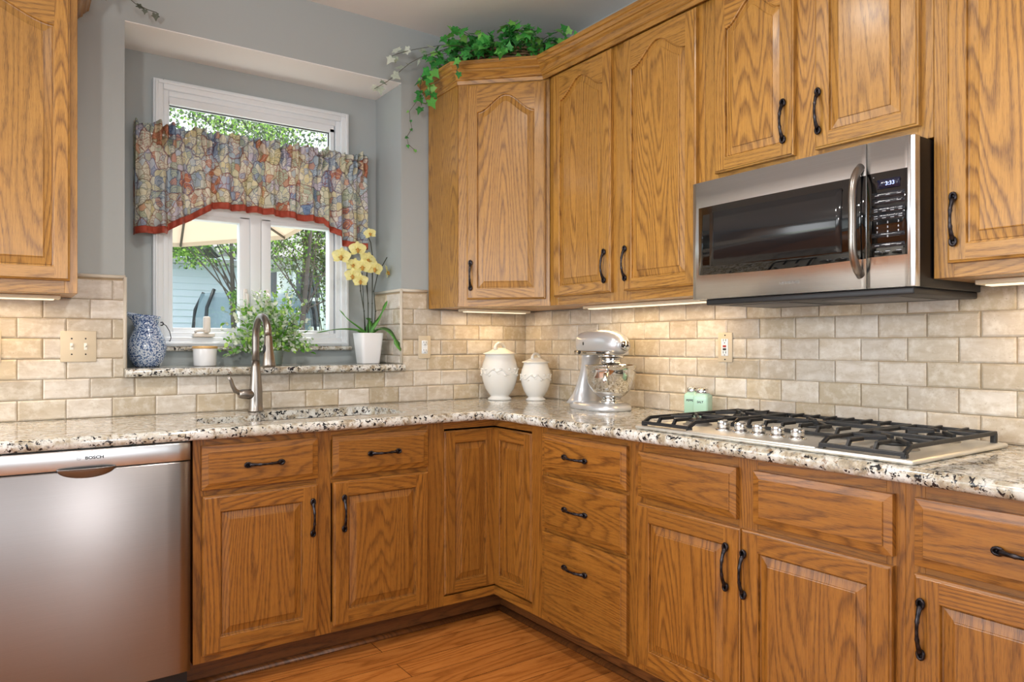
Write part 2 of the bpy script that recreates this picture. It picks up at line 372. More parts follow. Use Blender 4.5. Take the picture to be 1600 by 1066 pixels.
# ------------------------------------------------------------------ travertine tiles
def travertine():
    m = Mat('tumbled_travertine'); v = m.obj(); at = m.n('ShaderNodeAttribute', attribute_name='tile').outputs['Fac']
    sh = m.n('ShaderNodeVectorMath', operation='MULTIPLY_ADD'); cb = m.n('ShaderNodeCombineXYZ'); m.link(at, cb.inputs[0]); m.link(at, cb.inputs[1]); m.link(cb.outputs[0], sh.inputs[0]); sh.inputs[1].default_value = (31, 17, 5); m.link(v, sh.inputs[2]); vv = sh.outputs[0]
    c = m.ramp(at, [(0, hexc('#BCAE95')), (.25, hexc('#CFC6B8')), (.5, hexc('#DAD2C8')), (.75, hexc('#C3B9AC')), (1, hexc('#C9B99D'))])
    vein = m.noise(m.mapping(vv, (11, 11, 34)), 1, 5, .62, .5)
    c = m.mix(m.ramp(vein, [(.38, 0), (.68, .6)]), c, hexc('#AE9C80'))
    blot = m.noise(vv, 30, 4, .65); c = m.mix(m.ramp(blot, [(.48, 0), (.70, .5)]), c, hexc('#E9E5DD'))
    pit = m.noise(m.mapping(vv, (1, 1, 1.6)), 130, 2, .6); pm = m.ramp(pit, [(.67, 0), (.74, 1)])
    c = m.mix(m.math('MULTIPLY', pm, .5), c, hexc('#8C7657'))
    rg = m.ramp(blot, [(.3, .32), (.7, .5)])
    c = m.mix(.9, c, m.mix(m.math('FRACT', m.math('MULTIPLY', at, 37.0)), (.84, .84, .84), (1.08, 1.08, 1.08)), 'MULTIPLY')
    m.set(c, rg, 0, .5); m.bump(m.math('SUBTRACT', m.math('MULTIPLY', vein, .5), pm), .35, .0015); return m.m
TRAV = travertine()
GROUT = wall_paint('tan_grout', hexc('#B5A285'), .85, .2)
def tiles(name, regions, M, label):
    """regions: (u0,u1,z0,z1,phase,pitch) on plane v=0 facing -v; tiles in running bond, one surface"""
    g = G(); bm = g.bm; vals = []; d0, d1 = -.0035, -.0105; rz = .0767
    lay = bm.faces.layers.float.new('tile_f')
    for (u0, u1, z0, z1, phs, pitch, mort) in regions:
        g.mi = 1; f = g.box(u0, u1, d0, 0, z0, z1); g.mi = 0
        for k in range(int((z0-.914)/rz-1.01), int((z1-.914)/rz)+2):
            a0, a1 = .914+k*rz, .914+(k+1)*rz
            if a1 <= z0+.012 or a0 >= z1-.008: continue
            a0, a1 = max(a0, z0), min(a1, z1); ph = phs[k % 2]
            n0 = math.floor((u0-ph)/pitch)
            for n in range(n0, n0+200):
                b0, b1 = ph+n*pitch, ph+(n+1)*pitch
                if b0 >= u1-.008: break
                if b1 <= u0+.008: continue
                b0, b1 = max(b0, u0), min(b1, u1)
                gp = mort; j = lambda s_=.0009: random.uniform(-s_, s_)
                x0, x1, y0, y1 = b0+gp+j(), b1-gp+j(), a0+gp+j(), a1-gp+j(); c = .0055
                if x1-x0 < .014 or y1-y0 < .014: continue
                o = [(x0, y0), (x1, y0), (x1, y1), (x0, y1)]; i_ = [(x0+c+j(), y0+c+j()), (x1-c+j(), y0+c+j()), (x1-c+j(), y1-c+j()), (x0+c+j(), y1-c+j())]
                tv = random.random(); dd = d1+j(.0006)
                lv = [[bm.verts.new((p[0], dv, p[1])) for p in q] for dv, q in ((d0+.0005, o), (-.0075, o), (dd, i_))]
                fs = []
                for A, B in zip(lv, lv[1:]):
                    for q in range(4): fs.append(g.face([A[q], A[(q+1) % 4], B[(q+1) % 4], B[q]]))
                fs.append(g.face(lv[2]))
                for f_ in fs: f_[lay] = tv
    vals = [f[lay] for f in bm.faces]; bm.faces.layers.float.remove(lay); bmesh.ops.recalc_face_normals(bm, faces=bm.faces[:])
    me = bpy.data.meshes.new(name); bm.to_mesh(me); bm.free(); at = me.attributes.new('tile', 'FLOAT', 'FACE'); at.data.foreach_set('value', vals)
    me.transform(M); o = obj(name, me, [TRAV, GROUT]); o['kind'] = 'structure'; o['label'] = label; return o
CT = .9145
phA, pB = (-.308, -.383), .1546
Z2, Z6, MO = .914+2*.0767, .914+6*.0767, .0014
tiles('backsplash_wall_back', [(-2.75, 0, CT, Z2, phA, pB, MO), (-2.75, RX0, Z2, Z6, phA, pB, MO), (RX1, 0, Z2, Z6, phA, pB, MO), (-2.147, RX0, Z6, 1.458, phA, pB, MO), (RX1, -.61, Z6, 1.458, phA, pB, MO)], Matrix.Identity(4), 'cream tumbled stone subway tiles on the window wall behind the sink')
MR = Matrix.Rotation(-PI/2, 4, 'Z')
tiles('backsplash_wall_right', [(.0105, 3.2, CT, 1.374, (.003, .0955), .152, .0014)], MR, 'tan tumbled stone subway tiles on the wall behind the cooktop')
# tiled right cheek of the recess (faces -x): local u -> world -y
tiles('backsplash_recess', [(-RD+.001, -.0005, 1.103, 1.458, (0, .075), .152, .0014)], Matrix.Translation((RX1, 0, 0)) @ MR, 'pale stone tiles lining the side of the window recess')
TRIMM = simple('stone_pencil_trim', '#CFC7B8', .4)
def pencil(name, pts):
    g = G(); g.tube(pts, .0075, 8); o = g.build(name, TRIMM, None, 'structure'); return o
pencil('trim_1', [(-2.14, -.006, 1.465), (RX0+.002, -.006, 1.465)]); pencil('trim_2', [(RX0-.0, -.006, 1.465), (RX0-.0, -.006, 1.104)])
pencil('trim_3', [(-.615, -.006, 1.465), (RX1, -.006, 1.465)]); pencil('trim_4', [(RX1-.004, -.008, 1.465), (RX1-.004, -.008, 1.104)])
pencil('trim_5', [(RX1-.006, -.01, 1.465), (RX1-.006, RD-.001, 1.465)])

# ------------------------------------------------------------------ cabinet parts
BRONZE = Mat('oil_rubbed_bronze'); _n = BRONZE.noise(BRONZE.obj(), 60, 3, .6); BRONZE.set(BRONZE.ramp(_n, [(.35, hexc('#1E1B1E')), (.7, hexc('#4A4548'))]), .3, .85); BRONZE = BRONZE.m
def handle_mesh():
    g = G(); L = .0615; pts = []; rad = []
    for k in range(17):
        t = -1+2*k/16; pts.append((0, -.008-.017*(1-t*t)**.8, t*L*.88)); rad.append(.0036+.0026*abs(t)**2+(.0012 if k in (5, 11) else 0))
    g.tube(pts, rad, 8, flat=1.15)
    for s in (-1, 1):      # eyelet ends: ring plus base disc
        cz = s*L*.94; ring = [(.0072*math.cos(a), -.0085, cz+.0105*math.sin(a)) for a in [2*PI*i/14 for i in range(14)]]
        g.tube(ring, .0037, 6, close=True); g.lathe([(.008, 0), (.0085, -.003), (.006, -.005)], (0, 0, cz), 12, 'y', sy=1.3)
    bmesh.ops.recalc_face_normals(g.bm, faces=g.bm.faces[:]); me = bpy.data.meshes.new('handle'); g.bm.to_mesh(me); g.bm.free(); me.materials.append(BRONZE); return me
HM = handle_mesh()
def handle(parent, x, z, y=-.021, horiz=False):
    o = bpy.data.objects.new('handle', HM); COL.objects.link(o); o.parent = parent; o.location = (x, y, z)
    if horiz: o.rotation_euler = (0, PI/2, 0)
    elif random.random() < .5: o.rotation_euler = (0, PI, 0)
    return o
def arch_loop(w, h, sl, br, tr_sh, rise, inset, n=24):
    """closed loop: bottom-left, bottom-right, right up, arch right->left.  returns (x,z)"""
    x0, x1, zb = sl, w-sl, br; zs = h-tr_sh
    pts = [(x0+inset, zb+inset), (x1-inset, zb+inset)]
    for k in range(n+1):
        t = 1-2*k/n; x = (x0+x1)/2+(x1-x0)/2*t
        if rise:
            z = zs+rise*(1+math.cos(PI*t))/2; dz = -rise*PI/2*math.sin(PI*t)/((x1-x0)/2); nx, nz = dz, -1; l = math.hypot(nx, nz)
            px, pz = x+nx/l*inset, z+nz/l*inset
            px = min(max(px, x0+inset), x1-inset)
        else: px, pz = min(max(x, x0+inset), x1-inset), zs-inset
        pts.append((px, pz))
    return pts
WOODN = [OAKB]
def raised_door(name, parent, x, z, w, h, rise=0, y=0, sl=.05, br=.048, tr=.05, t=.022, n=24):
    """frame-and-raised-panel door; local origin at lower-left of its back"""
    g = G(); tr_sh = tr+rise
    # outer body: sides with an eased front edge
    e = .005
    def ring(i, yy): return [(i, yy, i), (w-i, yy, i), (w-i, yy, h-i), (i, yy, h-i)]
    R = [[g.bm.verts.new(p) for p in ring(i, yy)] for i, yy in ((0, 0), (0, -t+.007), (.001, -t+.005), (.0055, -t+.0035), (.0058, -t+.001), (e+.002, -t))]
    for j in range(4):
        g.board()
        for a, b in zip(R, R[1:]):
            f = g.face([a[j], a[(j+1) % 4], b[(j+1) % 4], b[j]], smooth=False)
            f.normal_update(); g.grain([f], 'x' if j in (0, 2) else 'z')
    g.face(list(reversed(R[0])))
    i0 = e+.002; Y = -t
    P = arch_loop(w, h, sl, br, tr_sh, rise, 0, n)
    def quad(pts, gr):
        f = g.face([(px, Y, pz) for px, pz in pts], [(px, pz) if gr == 'z' else (pz, px) for px, pz in pts]); return f
    g.board(); quad([(i0, i0), (sl, i0), (sl, h-i0), (i0, h-i0)], 'z')
    g.board(); quad([(w-sl, i0), (w-i0, i0), (w-i0, h-i0), (w-sl, h-i0)], 'z')
    g.board(); quad([(sl, i0), (w-sl, i0), (w-sl, br), (sl, br)], 'x')
    g.board(); A = P[2:]
    for a, b in zip(A, A[1:]): quad([(a[0], a[1]), (a[0], h-i0), (b[0], h-i0), (b[0], b[1])], 'x')
    # moulded inner edge, groove, bevelled field
    g.board()
    steps = [(0, Y), (.002, Y+.0012), (.0028, Y+.010), (.0065, Y+.0108), (.0072, Y+.0088), (.030, Y+.0044), (.0306, Y+.0014), (.0330, Y+.0006)]
    loops = [[g.bm.verts.new((px, yy, pz)) for px, pz in arch_loop(w, h, sl, br, tr_sh, rise, i_, n)] for i_, yy in steps]
    N = len(loops[0])
    for q, (a, b) in enumerate(zip(loops, loops[1:])):
        for j in range(N):
            v4 = [a[j], a[(j+1) % N], b[(j+1) % N], b[j]]
            if (v4[0].co-v4[1].co).length < 1e-6 and (v4[2].co-v4[3].co).length < 1e-6: continue
            g.face(v4, [(v.co.x, v.co.z) for v in v4], smooth=False)
    g.face(loops[-1], [(v.co.x, v.co.z) for v in loops[-1]])
    bmesh.ops.remove_doubles(g.bm, verts=g.bm.verts[:], dist=1e-5)
    o = g.build(name, WOODN[0], parent); o.location = (x, y, z); return o
def drawer_front(name, parent, x, z, w, h, y=0, t=.022):
    g = G(); g.board()
    steps = [(0, 0), (0, -t+.0075), (.0008, -t+.0062), (.003, -t+.0058), (.021, -t+.0032), (.0214, -t+.0006), (.0226, -t), ]
    R = [[g.bm.verts.new(p) for p in [(i, yy, i), (w-i, yy, i), (w-i, yy, h-i), (i, yy, h-i)]] for i, yy in steps]
    for a, b in zip(R, R[1:]):
        for j in range(4): v4 = [a[j], a[(j+1) % 4], b[(j+1) % 4], b[j]]; g.face(v4, [(v.co.z+v.co.y, v.co.x) for v in v4])
    g.face(R[-1], [(v.co.z, v.co.x) for v in R[-1]]); g.face(list(reversed(R[0])))
    o = g.build(name, WOODN[0], parent); o.location = (x, y, z); return o
def cabinet(name, label, loc, rz, w, z0, z1, depth, stiles, rails, group, end=False):
    """Empty at lower back-left; local -y is the front.  stiles: [(x0,x1)], rails: [(x0,x1,z0,z1)]"""
    c = thing(name, label, 'cabinet', loc, rz, group)
    g = G(); g.board(); F_ = depth
    g.box(0, w, -F_+.019, -.004, z0, z0+.016, g='x')
    if z0 > 1: g.box(0, w, -F_+.019, -.004, z1-.016, z1, g='x')
    else: g.box(.016, w-.016, -F_+.019, -F_+.05, z1-.016, z1, g='x')
    g.box(0, .016, -F_+.019, -.004, z0+.016, z1-.016); g.box(w-.016, w, -F_+.019, -.004, z0+.016, z1-.016); g.box(.016, w-.016, -.010, -.004, z0+.016, z1-.016)
    g.build('carcass', WOODN[0], c)
    g = G()
    for a, b in stiles: g.board(); g.box(a, b, -F_, -F_+.019, z0, z1, r=.0008, seg=1, g='z')
    for a, b, p, q in rails: g.board(); g.box(a, b, -F_+.0002, -F_+.019, p, q, r=.0008, seg=1, g='x')
    g.build('face_frame', WOODN[0], c); return c
BG_, UG_ = 'oak base cabinets', 'oak wall cabinets'
RR = -PI/2
# ---- base run under the window (front plane y=-.61)
BZ0, BZ1, D = .112, .876, .61
x0 = -1.833
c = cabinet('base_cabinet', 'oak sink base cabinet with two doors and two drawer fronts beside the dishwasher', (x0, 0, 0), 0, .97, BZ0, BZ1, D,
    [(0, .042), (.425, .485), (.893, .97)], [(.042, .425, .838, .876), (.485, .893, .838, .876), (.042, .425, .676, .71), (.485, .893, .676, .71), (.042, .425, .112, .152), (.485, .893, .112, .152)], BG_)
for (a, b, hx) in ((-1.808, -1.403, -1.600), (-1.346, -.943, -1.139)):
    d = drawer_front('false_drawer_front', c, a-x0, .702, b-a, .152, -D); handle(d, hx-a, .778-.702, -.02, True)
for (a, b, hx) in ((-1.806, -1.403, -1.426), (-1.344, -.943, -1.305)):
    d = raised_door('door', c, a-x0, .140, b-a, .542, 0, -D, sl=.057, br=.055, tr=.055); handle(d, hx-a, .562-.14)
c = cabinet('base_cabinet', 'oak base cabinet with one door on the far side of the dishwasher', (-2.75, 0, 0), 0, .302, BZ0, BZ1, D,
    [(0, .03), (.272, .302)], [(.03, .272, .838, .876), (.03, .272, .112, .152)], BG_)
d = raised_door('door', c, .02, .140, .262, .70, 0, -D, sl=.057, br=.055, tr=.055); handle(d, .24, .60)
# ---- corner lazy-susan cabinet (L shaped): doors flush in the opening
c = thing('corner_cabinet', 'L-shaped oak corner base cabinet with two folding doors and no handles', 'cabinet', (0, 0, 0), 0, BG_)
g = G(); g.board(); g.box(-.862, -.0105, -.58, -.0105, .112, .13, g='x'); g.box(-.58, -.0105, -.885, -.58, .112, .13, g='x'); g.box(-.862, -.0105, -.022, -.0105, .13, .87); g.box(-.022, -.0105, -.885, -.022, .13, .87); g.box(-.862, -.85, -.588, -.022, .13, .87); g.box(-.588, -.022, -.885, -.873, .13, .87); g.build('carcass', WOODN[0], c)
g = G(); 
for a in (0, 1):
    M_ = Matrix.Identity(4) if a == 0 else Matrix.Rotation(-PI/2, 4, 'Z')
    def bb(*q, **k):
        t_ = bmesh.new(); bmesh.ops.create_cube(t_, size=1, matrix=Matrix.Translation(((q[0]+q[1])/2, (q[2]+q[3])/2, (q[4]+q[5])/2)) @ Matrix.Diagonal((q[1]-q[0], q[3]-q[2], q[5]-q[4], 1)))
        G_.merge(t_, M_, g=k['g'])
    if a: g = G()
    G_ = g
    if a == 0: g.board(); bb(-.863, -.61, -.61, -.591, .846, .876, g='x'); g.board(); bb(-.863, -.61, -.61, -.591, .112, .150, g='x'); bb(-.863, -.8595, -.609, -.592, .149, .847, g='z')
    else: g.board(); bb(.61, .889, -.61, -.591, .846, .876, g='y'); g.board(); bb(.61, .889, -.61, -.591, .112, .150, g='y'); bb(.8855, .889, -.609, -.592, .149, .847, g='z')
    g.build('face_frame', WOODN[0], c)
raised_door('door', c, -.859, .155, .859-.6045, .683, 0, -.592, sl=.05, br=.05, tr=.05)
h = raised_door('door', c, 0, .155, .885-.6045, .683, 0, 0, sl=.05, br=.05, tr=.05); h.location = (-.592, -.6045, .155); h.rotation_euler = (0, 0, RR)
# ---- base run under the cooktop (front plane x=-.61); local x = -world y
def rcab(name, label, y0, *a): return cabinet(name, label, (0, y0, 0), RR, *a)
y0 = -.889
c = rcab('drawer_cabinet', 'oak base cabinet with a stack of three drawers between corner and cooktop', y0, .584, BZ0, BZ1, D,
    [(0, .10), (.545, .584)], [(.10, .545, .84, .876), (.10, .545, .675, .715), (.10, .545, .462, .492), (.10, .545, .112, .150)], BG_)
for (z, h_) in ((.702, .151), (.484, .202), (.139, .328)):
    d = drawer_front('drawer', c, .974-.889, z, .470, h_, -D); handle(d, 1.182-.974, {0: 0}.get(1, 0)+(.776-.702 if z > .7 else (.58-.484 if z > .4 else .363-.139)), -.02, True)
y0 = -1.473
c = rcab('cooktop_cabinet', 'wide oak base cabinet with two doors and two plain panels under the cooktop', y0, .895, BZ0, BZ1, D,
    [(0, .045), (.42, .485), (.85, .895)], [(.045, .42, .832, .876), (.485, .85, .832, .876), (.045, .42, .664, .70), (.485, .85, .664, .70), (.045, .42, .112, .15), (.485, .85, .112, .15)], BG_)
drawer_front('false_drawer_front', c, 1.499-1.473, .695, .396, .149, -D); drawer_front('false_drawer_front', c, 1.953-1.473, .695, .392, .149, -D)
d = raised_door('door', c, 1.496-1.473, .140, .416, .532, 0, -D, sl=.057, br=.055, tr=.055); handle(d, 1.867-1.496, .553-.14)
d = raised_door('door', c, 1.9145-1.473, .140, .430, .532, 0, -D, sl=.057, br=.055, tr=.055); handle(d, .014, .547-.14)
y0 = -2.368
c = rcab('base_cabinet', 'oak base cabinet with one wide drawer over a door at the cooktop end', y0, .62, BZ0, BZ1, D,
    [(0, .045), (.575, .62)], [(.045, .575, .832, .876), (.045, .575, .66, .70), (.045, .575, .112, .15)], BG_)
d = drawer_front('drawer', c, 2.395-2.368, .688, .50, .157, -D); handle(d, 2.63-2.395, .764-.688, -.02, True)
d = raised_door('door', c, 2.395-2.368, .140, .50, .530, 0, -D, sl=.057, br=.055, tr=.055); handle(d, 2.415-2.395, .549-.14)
# toe kicks and shoe moulding
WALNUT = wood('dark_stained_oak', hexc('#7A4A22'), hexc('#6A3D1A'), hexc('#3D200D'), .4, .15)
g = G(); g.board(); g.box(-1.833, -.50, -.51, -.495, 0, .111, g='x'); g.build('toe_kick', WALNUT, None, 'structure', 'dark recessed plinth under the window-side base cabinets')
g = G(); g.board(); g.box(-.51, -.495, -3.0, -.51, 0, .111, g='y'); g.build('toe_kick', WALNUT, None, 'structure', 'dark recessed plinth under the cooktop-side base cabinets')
def shoe(name, pts, nrm):
    g = G(); g.board(); n = 6; rings = []
    for p in pts:
        rings.append([Vector((p[0], p[1], 0)), *[Vector((p[0]+nrm[0]*.019*math.cos(PI/2*k/n)*1, p[1]+nrm[1]*.019*math.cos(PI/2*k/n), .019*math.sin(PI/2*k/n))) for k in range(n+1)]])
    g.ring_tube(rings); return g.build(name, WOODN[0], None, 'structure')
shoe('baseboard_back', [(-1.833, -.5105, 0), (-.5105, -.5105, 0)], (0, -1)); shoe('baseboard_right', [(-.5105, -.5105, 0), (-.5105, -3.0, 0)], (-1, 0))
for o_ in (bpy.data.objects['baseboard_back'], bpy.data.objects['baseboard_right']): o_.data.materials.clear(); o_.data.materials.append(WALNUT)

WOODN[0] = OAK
# ---- wall cabinets
UZ0, UZ1, UD = 1.376, 2.455, .305
DZ0, DH = 1.413, .998
def udoor(c, x, w_, hx, z=DZ0, hgt=DH, hz=1.522):
    d = raised_door('door', c, x, z, w_, hgt, .073, -UD if c.get('flat', 1) else 0, sl=.046, br=.046, tr=.05)
    if hx is not None: handle(d, hx, hz-z)
    return d
# left of the window
c = cabinet('wall_cabinet', 'oak wall cabinet with arched door left of the window above the light switches', (-2.75, 0, 0), 0, .603, UZ0, UZ1, UD,
    [(0, .04), (.565, .603)], [(.04, .565, UZ0, UZ0+.045), (.04, .565, UZ1-.06, UZ1)], UG_)
d = raised_door('door', c, .045, 1.418, .535, .993, .073, -UD, sl=.046, br=.046, tr=.05)
# diagonal corner cabinet
c = thing('diagonal_wall_cabinet', 'oak corner wall cabinet set at an angle with arched door and ivy basket on top', 'cabinet', (0, 0, 0), 0, UG_)
g = G(); g.board(); poly = [(-.61, -.012), (-.61, -.300), (-.300, -.61), (-.012, -.61), (-.012, -.012)]
for za, zb in ((UZ0, UZ0+.018), (UZ1-.018, UZ1)): g.prism(poly, za, zb)
g.board(); g.box(-.61, -.596, -.300, -.0115, UZ0+.018, UZ1-.018, g='z'); g.board(); g.box(-.300, -.012, -.61, -.596, UZ0+.018, UZ1-.018, g='z'); g.build('carcass', OAK, c)
dd = .4313
fr = bpy.data.objects.new('diagonal_front', None); fr.location = (-.61, -.305, 0); fr.rotation_euler = (0, 0, -PI/4)
g = G()
MD = Matrix.Translation((-.61, -.305, 0)) @ Matrix.Rotation(-PI/4, 4, 'Z')
for q, gr in (((0, .046, 0, .019, UZ0, UZ1), 'z'), ((.388, dd, 0, .019, UZ0, UZ1), 'z'), ((.046, .388, .0002, .019, UZ0, UZ0+.045), 'x'), ((.046, .388, .0002, .019, UZ1-.06, UZ1), 'x')):
    g.board(); g.box(*q, g=gr)
g.bm.transform(MD); g.build('face_frame', OAK, c)
bpy.data.objects.remove(fr)
d = raised_door('door', c, 0, 0, .370, DH, .078, 0, sl=.050, br=.05, tr=.05); d.matrix_local = MD @ Matrix.Translation((.044, 0, 1.408)); handle(d, .020, 1.519-1.408)
# two-door cabinet
y0 = -.615
c = rcab('wall_cabinet', 'tall oak wall cabinet with two arched doors between corner cabinet and microwave', y0, .897, UZ0, UZ1, UD,
    [(0, .06), (.405, .52), (.85, .897)], [(.06, .405, UZ0, UZ0+.045), (.52, .85, UZ0, UZ0+.045), (.06, .405, UZ1-.06, UZ1), (.52, .85, UZ1-.06, UZ1)], UG_)
udoor(c, .660-.615, .378, 1.006-.660); udoor(c, 1.113-.615, .372, .004+.012)
# over the microwave
y0 = -1.513
c = rcab('wall_cabinet', 'short oak wall cabinet with two arched doors above the microwave', y0, .776, 1.757, UZ1, UD,
    [(0, .06), (.345, .46), (.735, .776)], [(.06, .345, 1.757, 1.81), (.46, .735, 1.757, 1.81), (.06, .345, UZ1-.06, UZ1), (.46, .735, UZ1-.06, UZ1)], UG_)
udoor(c, 1.568-1.513, .310, .278, 1.794, .614, 1.907); udoor(c, 1.951-1.513, .308, .016, 1.794, .614, 1.907)
y0 = -2.290
c = rcab('wall_cabinet', 'tall oak wall cabinet with one wide door beside the microwave side', y0, .62, UZ0, UZ1, UD,
    [(0, .05), (.58, .62)], [(.05, .58, UZ0, UZ0+.045), (.05, .58, UZ1-.06, UZ1)], UG_)
udoor(c, 2.331-2.290, .55, .019, DZ0, DH, 1.525)
bpy.data.objects[c.name]['label'] = 'tall oak wall cabinet with one wide door beside the microwave control panel'
# ---- crown moulding (one run round the corner uppers, one on the left cabinet)
def crown(name, path, label):
    # path: points of the cabinet face line; profile (out, z)
    prof = [(0, 2.414), (.006, 2.414), (.009, 2.430), (.015, 2.433), (.015, 2.440), (.019, 2.446), (.027, 2.456), (.037, 2.463), (.037, 2.472), (.042, 2.474), (.052, 2.486), (.058, 2.489), (.058, 2.506), (0, 2.506)]
    P = [Vector((*p, 0)) for p in path]; m = len(P); rings = []; g = G()
    for i, p in enumerate(P):
        d1 = (P[i]-P[i-1]).normalized() if i else None; d2 = (P[i+1]-P[i]).normalized() if i < m-1 else None
        n = lambda d: Vector((d.y, -d.x, 0))     # outward, path running left to right seen from the room
        if d1 is None: nn = n(d2)
        elif d2 is None: nn = n(d1)
        else: nn = (n(d1)+n(d2)).normalized(); nn = nn/max(.3, nn.dot(n(d1)))
        rings.append([p+nn*o+Vector((0, 0, z)) for o, z in prof])
    for a, b in zip(rings, rings[1:]):
        g.board(); L = (a[0]-b[0]).length
        for j in range(len(prof)-1):
            g.face([a[j], b[j], b[j+1], a[j+1]], [(j*.013, 0), (j*.013, L), (j*.013+.013, L), (j*.013+.013, 0)])
    g.face(rings[0]); g.face(list(reversed(rings[-1])))
    bmesh.ops.remove_doubles(g.bm, verts=g.bm.verts[:], dist=1e-5); o = g.build(name, OAK); tag(o, label, 'moulding', 'crown mouldings on the wall cabinets'); return o
crown('crown_molding', [(-.6105, -.001), (-.6105, -.3055), (-.3255, -.5905), (-.3255, -3.0)], 'stepped oak crown moulding wrapping the corner cabinet and running above the microwave cabinets')
crown('crown_molding', [(-2.75, -.3055), (-2.1465, -.3055), (-2.1465, -.001)], 'oak crown moulding on top of the cabinet left of the window')
# ------------------------------------------------------------------ metals
def steel(name, color='#C6C4C2', rough=.26, stretch=(3, 3, 900), strength=.06, aniso=0):
    m = Mat(name); v = m.obj(); n = m.noise(m.mapping(v, stretch), 1, 3, .6)
    m.set(m.mix(m.ramp(n, [(.3, 0), (.7, 1)]), tuple(x*.93 for x in hexc(color)), hexc(color)), rough, 1); m.bump(n, strength, .0006)
    if aniso:
        t = m.n('ShaderNodeCombineXYZ'); t.inputs[2].default_value = 1; vt = m.n('ShaderNodeVectorTransform', vector_type='VECTOR', convert_from='OBJECT', convert_to='WORLD')
        m.link(t.outputs[0], vt.inputs[0]); m.link(vt.outputs[0], m.b.inputs['Tangent']); m.b.inputs['Anisotropic'].default_value = aniso
    return m.m
STEEL = steel('brushed_stainless', '#9A9492', .30, aniso=.8); STEELH = steel('brushed_stainless_top', '#F0EDE6', .48, (500, 4, 4), .05)
NICKEL = steel('brushed_nickel', '#9A938C', .3, (40, 40, 500), .03)
CHROME = simple('polished_steel', '#D8D8D8', .12, 1)
BGLASS = simple('black_glass', '#08090B', .04, 0, .6, Coat_Weight=.4, Coat_Roughness=.02)
IRON = wall_paint('black_cast_iron', hexc('#17181B'), .45, .25)
INK = simple('black_print', '#1A1A1C', .5)
# ------------------------------------------------------------------ dishwasher
dw = thing('dishwasher', 'stainless steel dishwasher with scooped handle beside the sink cabinet', 'dishwasher', (-2.443, 0, 0))
g = G(); g.box(.005, .595, -.595, -.015, .02, .868); g.box(.002, .598, -.61, -.59, .11, .874); g.build('tub', BLACK, dw)
def bowed(g, x0, x1, z0, z1, yb, yf, bow=.004, n=16, e=.004):
    """front skin, slightly bowed, eased at the long edges"""
    rows = []
    for z, dy in ((z0, e), (z0+e*.4, e*.3), (z0+e, 0), (z1-e, 0), (z1-e*.4, e*.3), (z1, e)):
        rows.append([(x0+(x1-x0)*k/n, yf+dy-bow*(1-(2*k/n-1)**2)+(e if k in (0, n) else 0), z) for k in range(n+1)])
    vr = [[g.bm.verts.new(p) for p in r] for r in rows]
    for a, b in zip(vr, vr[1:]):
        for j in range(n): g.face([a[j], a[j+1], b[j+1], b[j]], smooth=True)
    bk = [[g.bm.verts.new((x, yb, z)) for x in (x0, x1)] for z in (z0, z1)]
    g.face([bk[0][0], bk[0][1]]+list(reversed(vr[0]))); g.face([bk[1][1], bk[1][0]]+vr[-1])
    g.face([bk[1][0], bk[0][0]]+[r[0] for r in vr]); g.face([bk[0][1], bk[1][1]]+[r[-1] for r in reversed(vr)]); g.face([bk[0][0], bk[1][0], bk[1][1], bk[0][1]])
g = G(); bowed(g, .003, .597, .108, .8105, -.61, -.642, .003); dr = g.build('door', STEEL, dw)
g = G(); bowed(g, .003, .597, .8125, .873, -.61, -.643, .003); g.build('control_strip', steel('satin_aluminium', '#D5D6D8', .32, (3, 3, 900), .03), dw)
g = G(); n = 18; a_, b_ = .079, .030; rows = []       # scoop handle
for i in range(7):
    s_ = i/6; rows.append([g.bm.verts.new((.297+a_*math.cos(PI*k/n)*(1-.0*s_)*(1 if i else 1)*(1-s_*.0)*math.cos(0), -.6435-.016*math.sin(PI*k/n)**.8*math.sin(PI*(1-s_)/2)*1.0-.001, .815-b_*math.sin(PI*k/n)*s_)) for k in range(n+1)])
for A, B in zip(rows, rows[1:]):
    for j in range(n): g.face([A[j], A[j+1], B[j+1], B[j]], smooth=True)
g.tube([(.297+a_*math.cos(PI*k/n), -.6445-.016*math.sin(PI*k/n)**.8, .8155) for k in range(n+1)], .0022, 6)
g.build('scoop_handle', steel('scoop_steel', '#8E8B8A', .35), dr, recalc=False)
text_mesh('lettering', 'BOSCH', .0125, INK, dw, Matrix.Translation((.318, -.6462, .8475)) @ M_FRONT, bold=.0004, sx=1.25)
g = G(); g.tube([(.276+.0052*math.cos(2*PI*k/20), -.6462, .8475+.0052*math.sin(2*PI*k/20)) for k in range(20)], .0005, 4, close=True)
for sx_ in (-1, 1): g.tube([(.276+sx_*.0018, -.6462, .844), (.276+sx_*.0018, -.6462, .851)], .0004, 4)
g.tube([(.2742, -.6462, .8475), (.2778, -.6462, .8475)], .0004, 4); g.build('emblem', simple('grey_print', '#77777A', .5), dw)
g = G(); g.box(.01, .59, -.545, -.53, .0, .105); g.build('kick_plate', BLACK, dw)
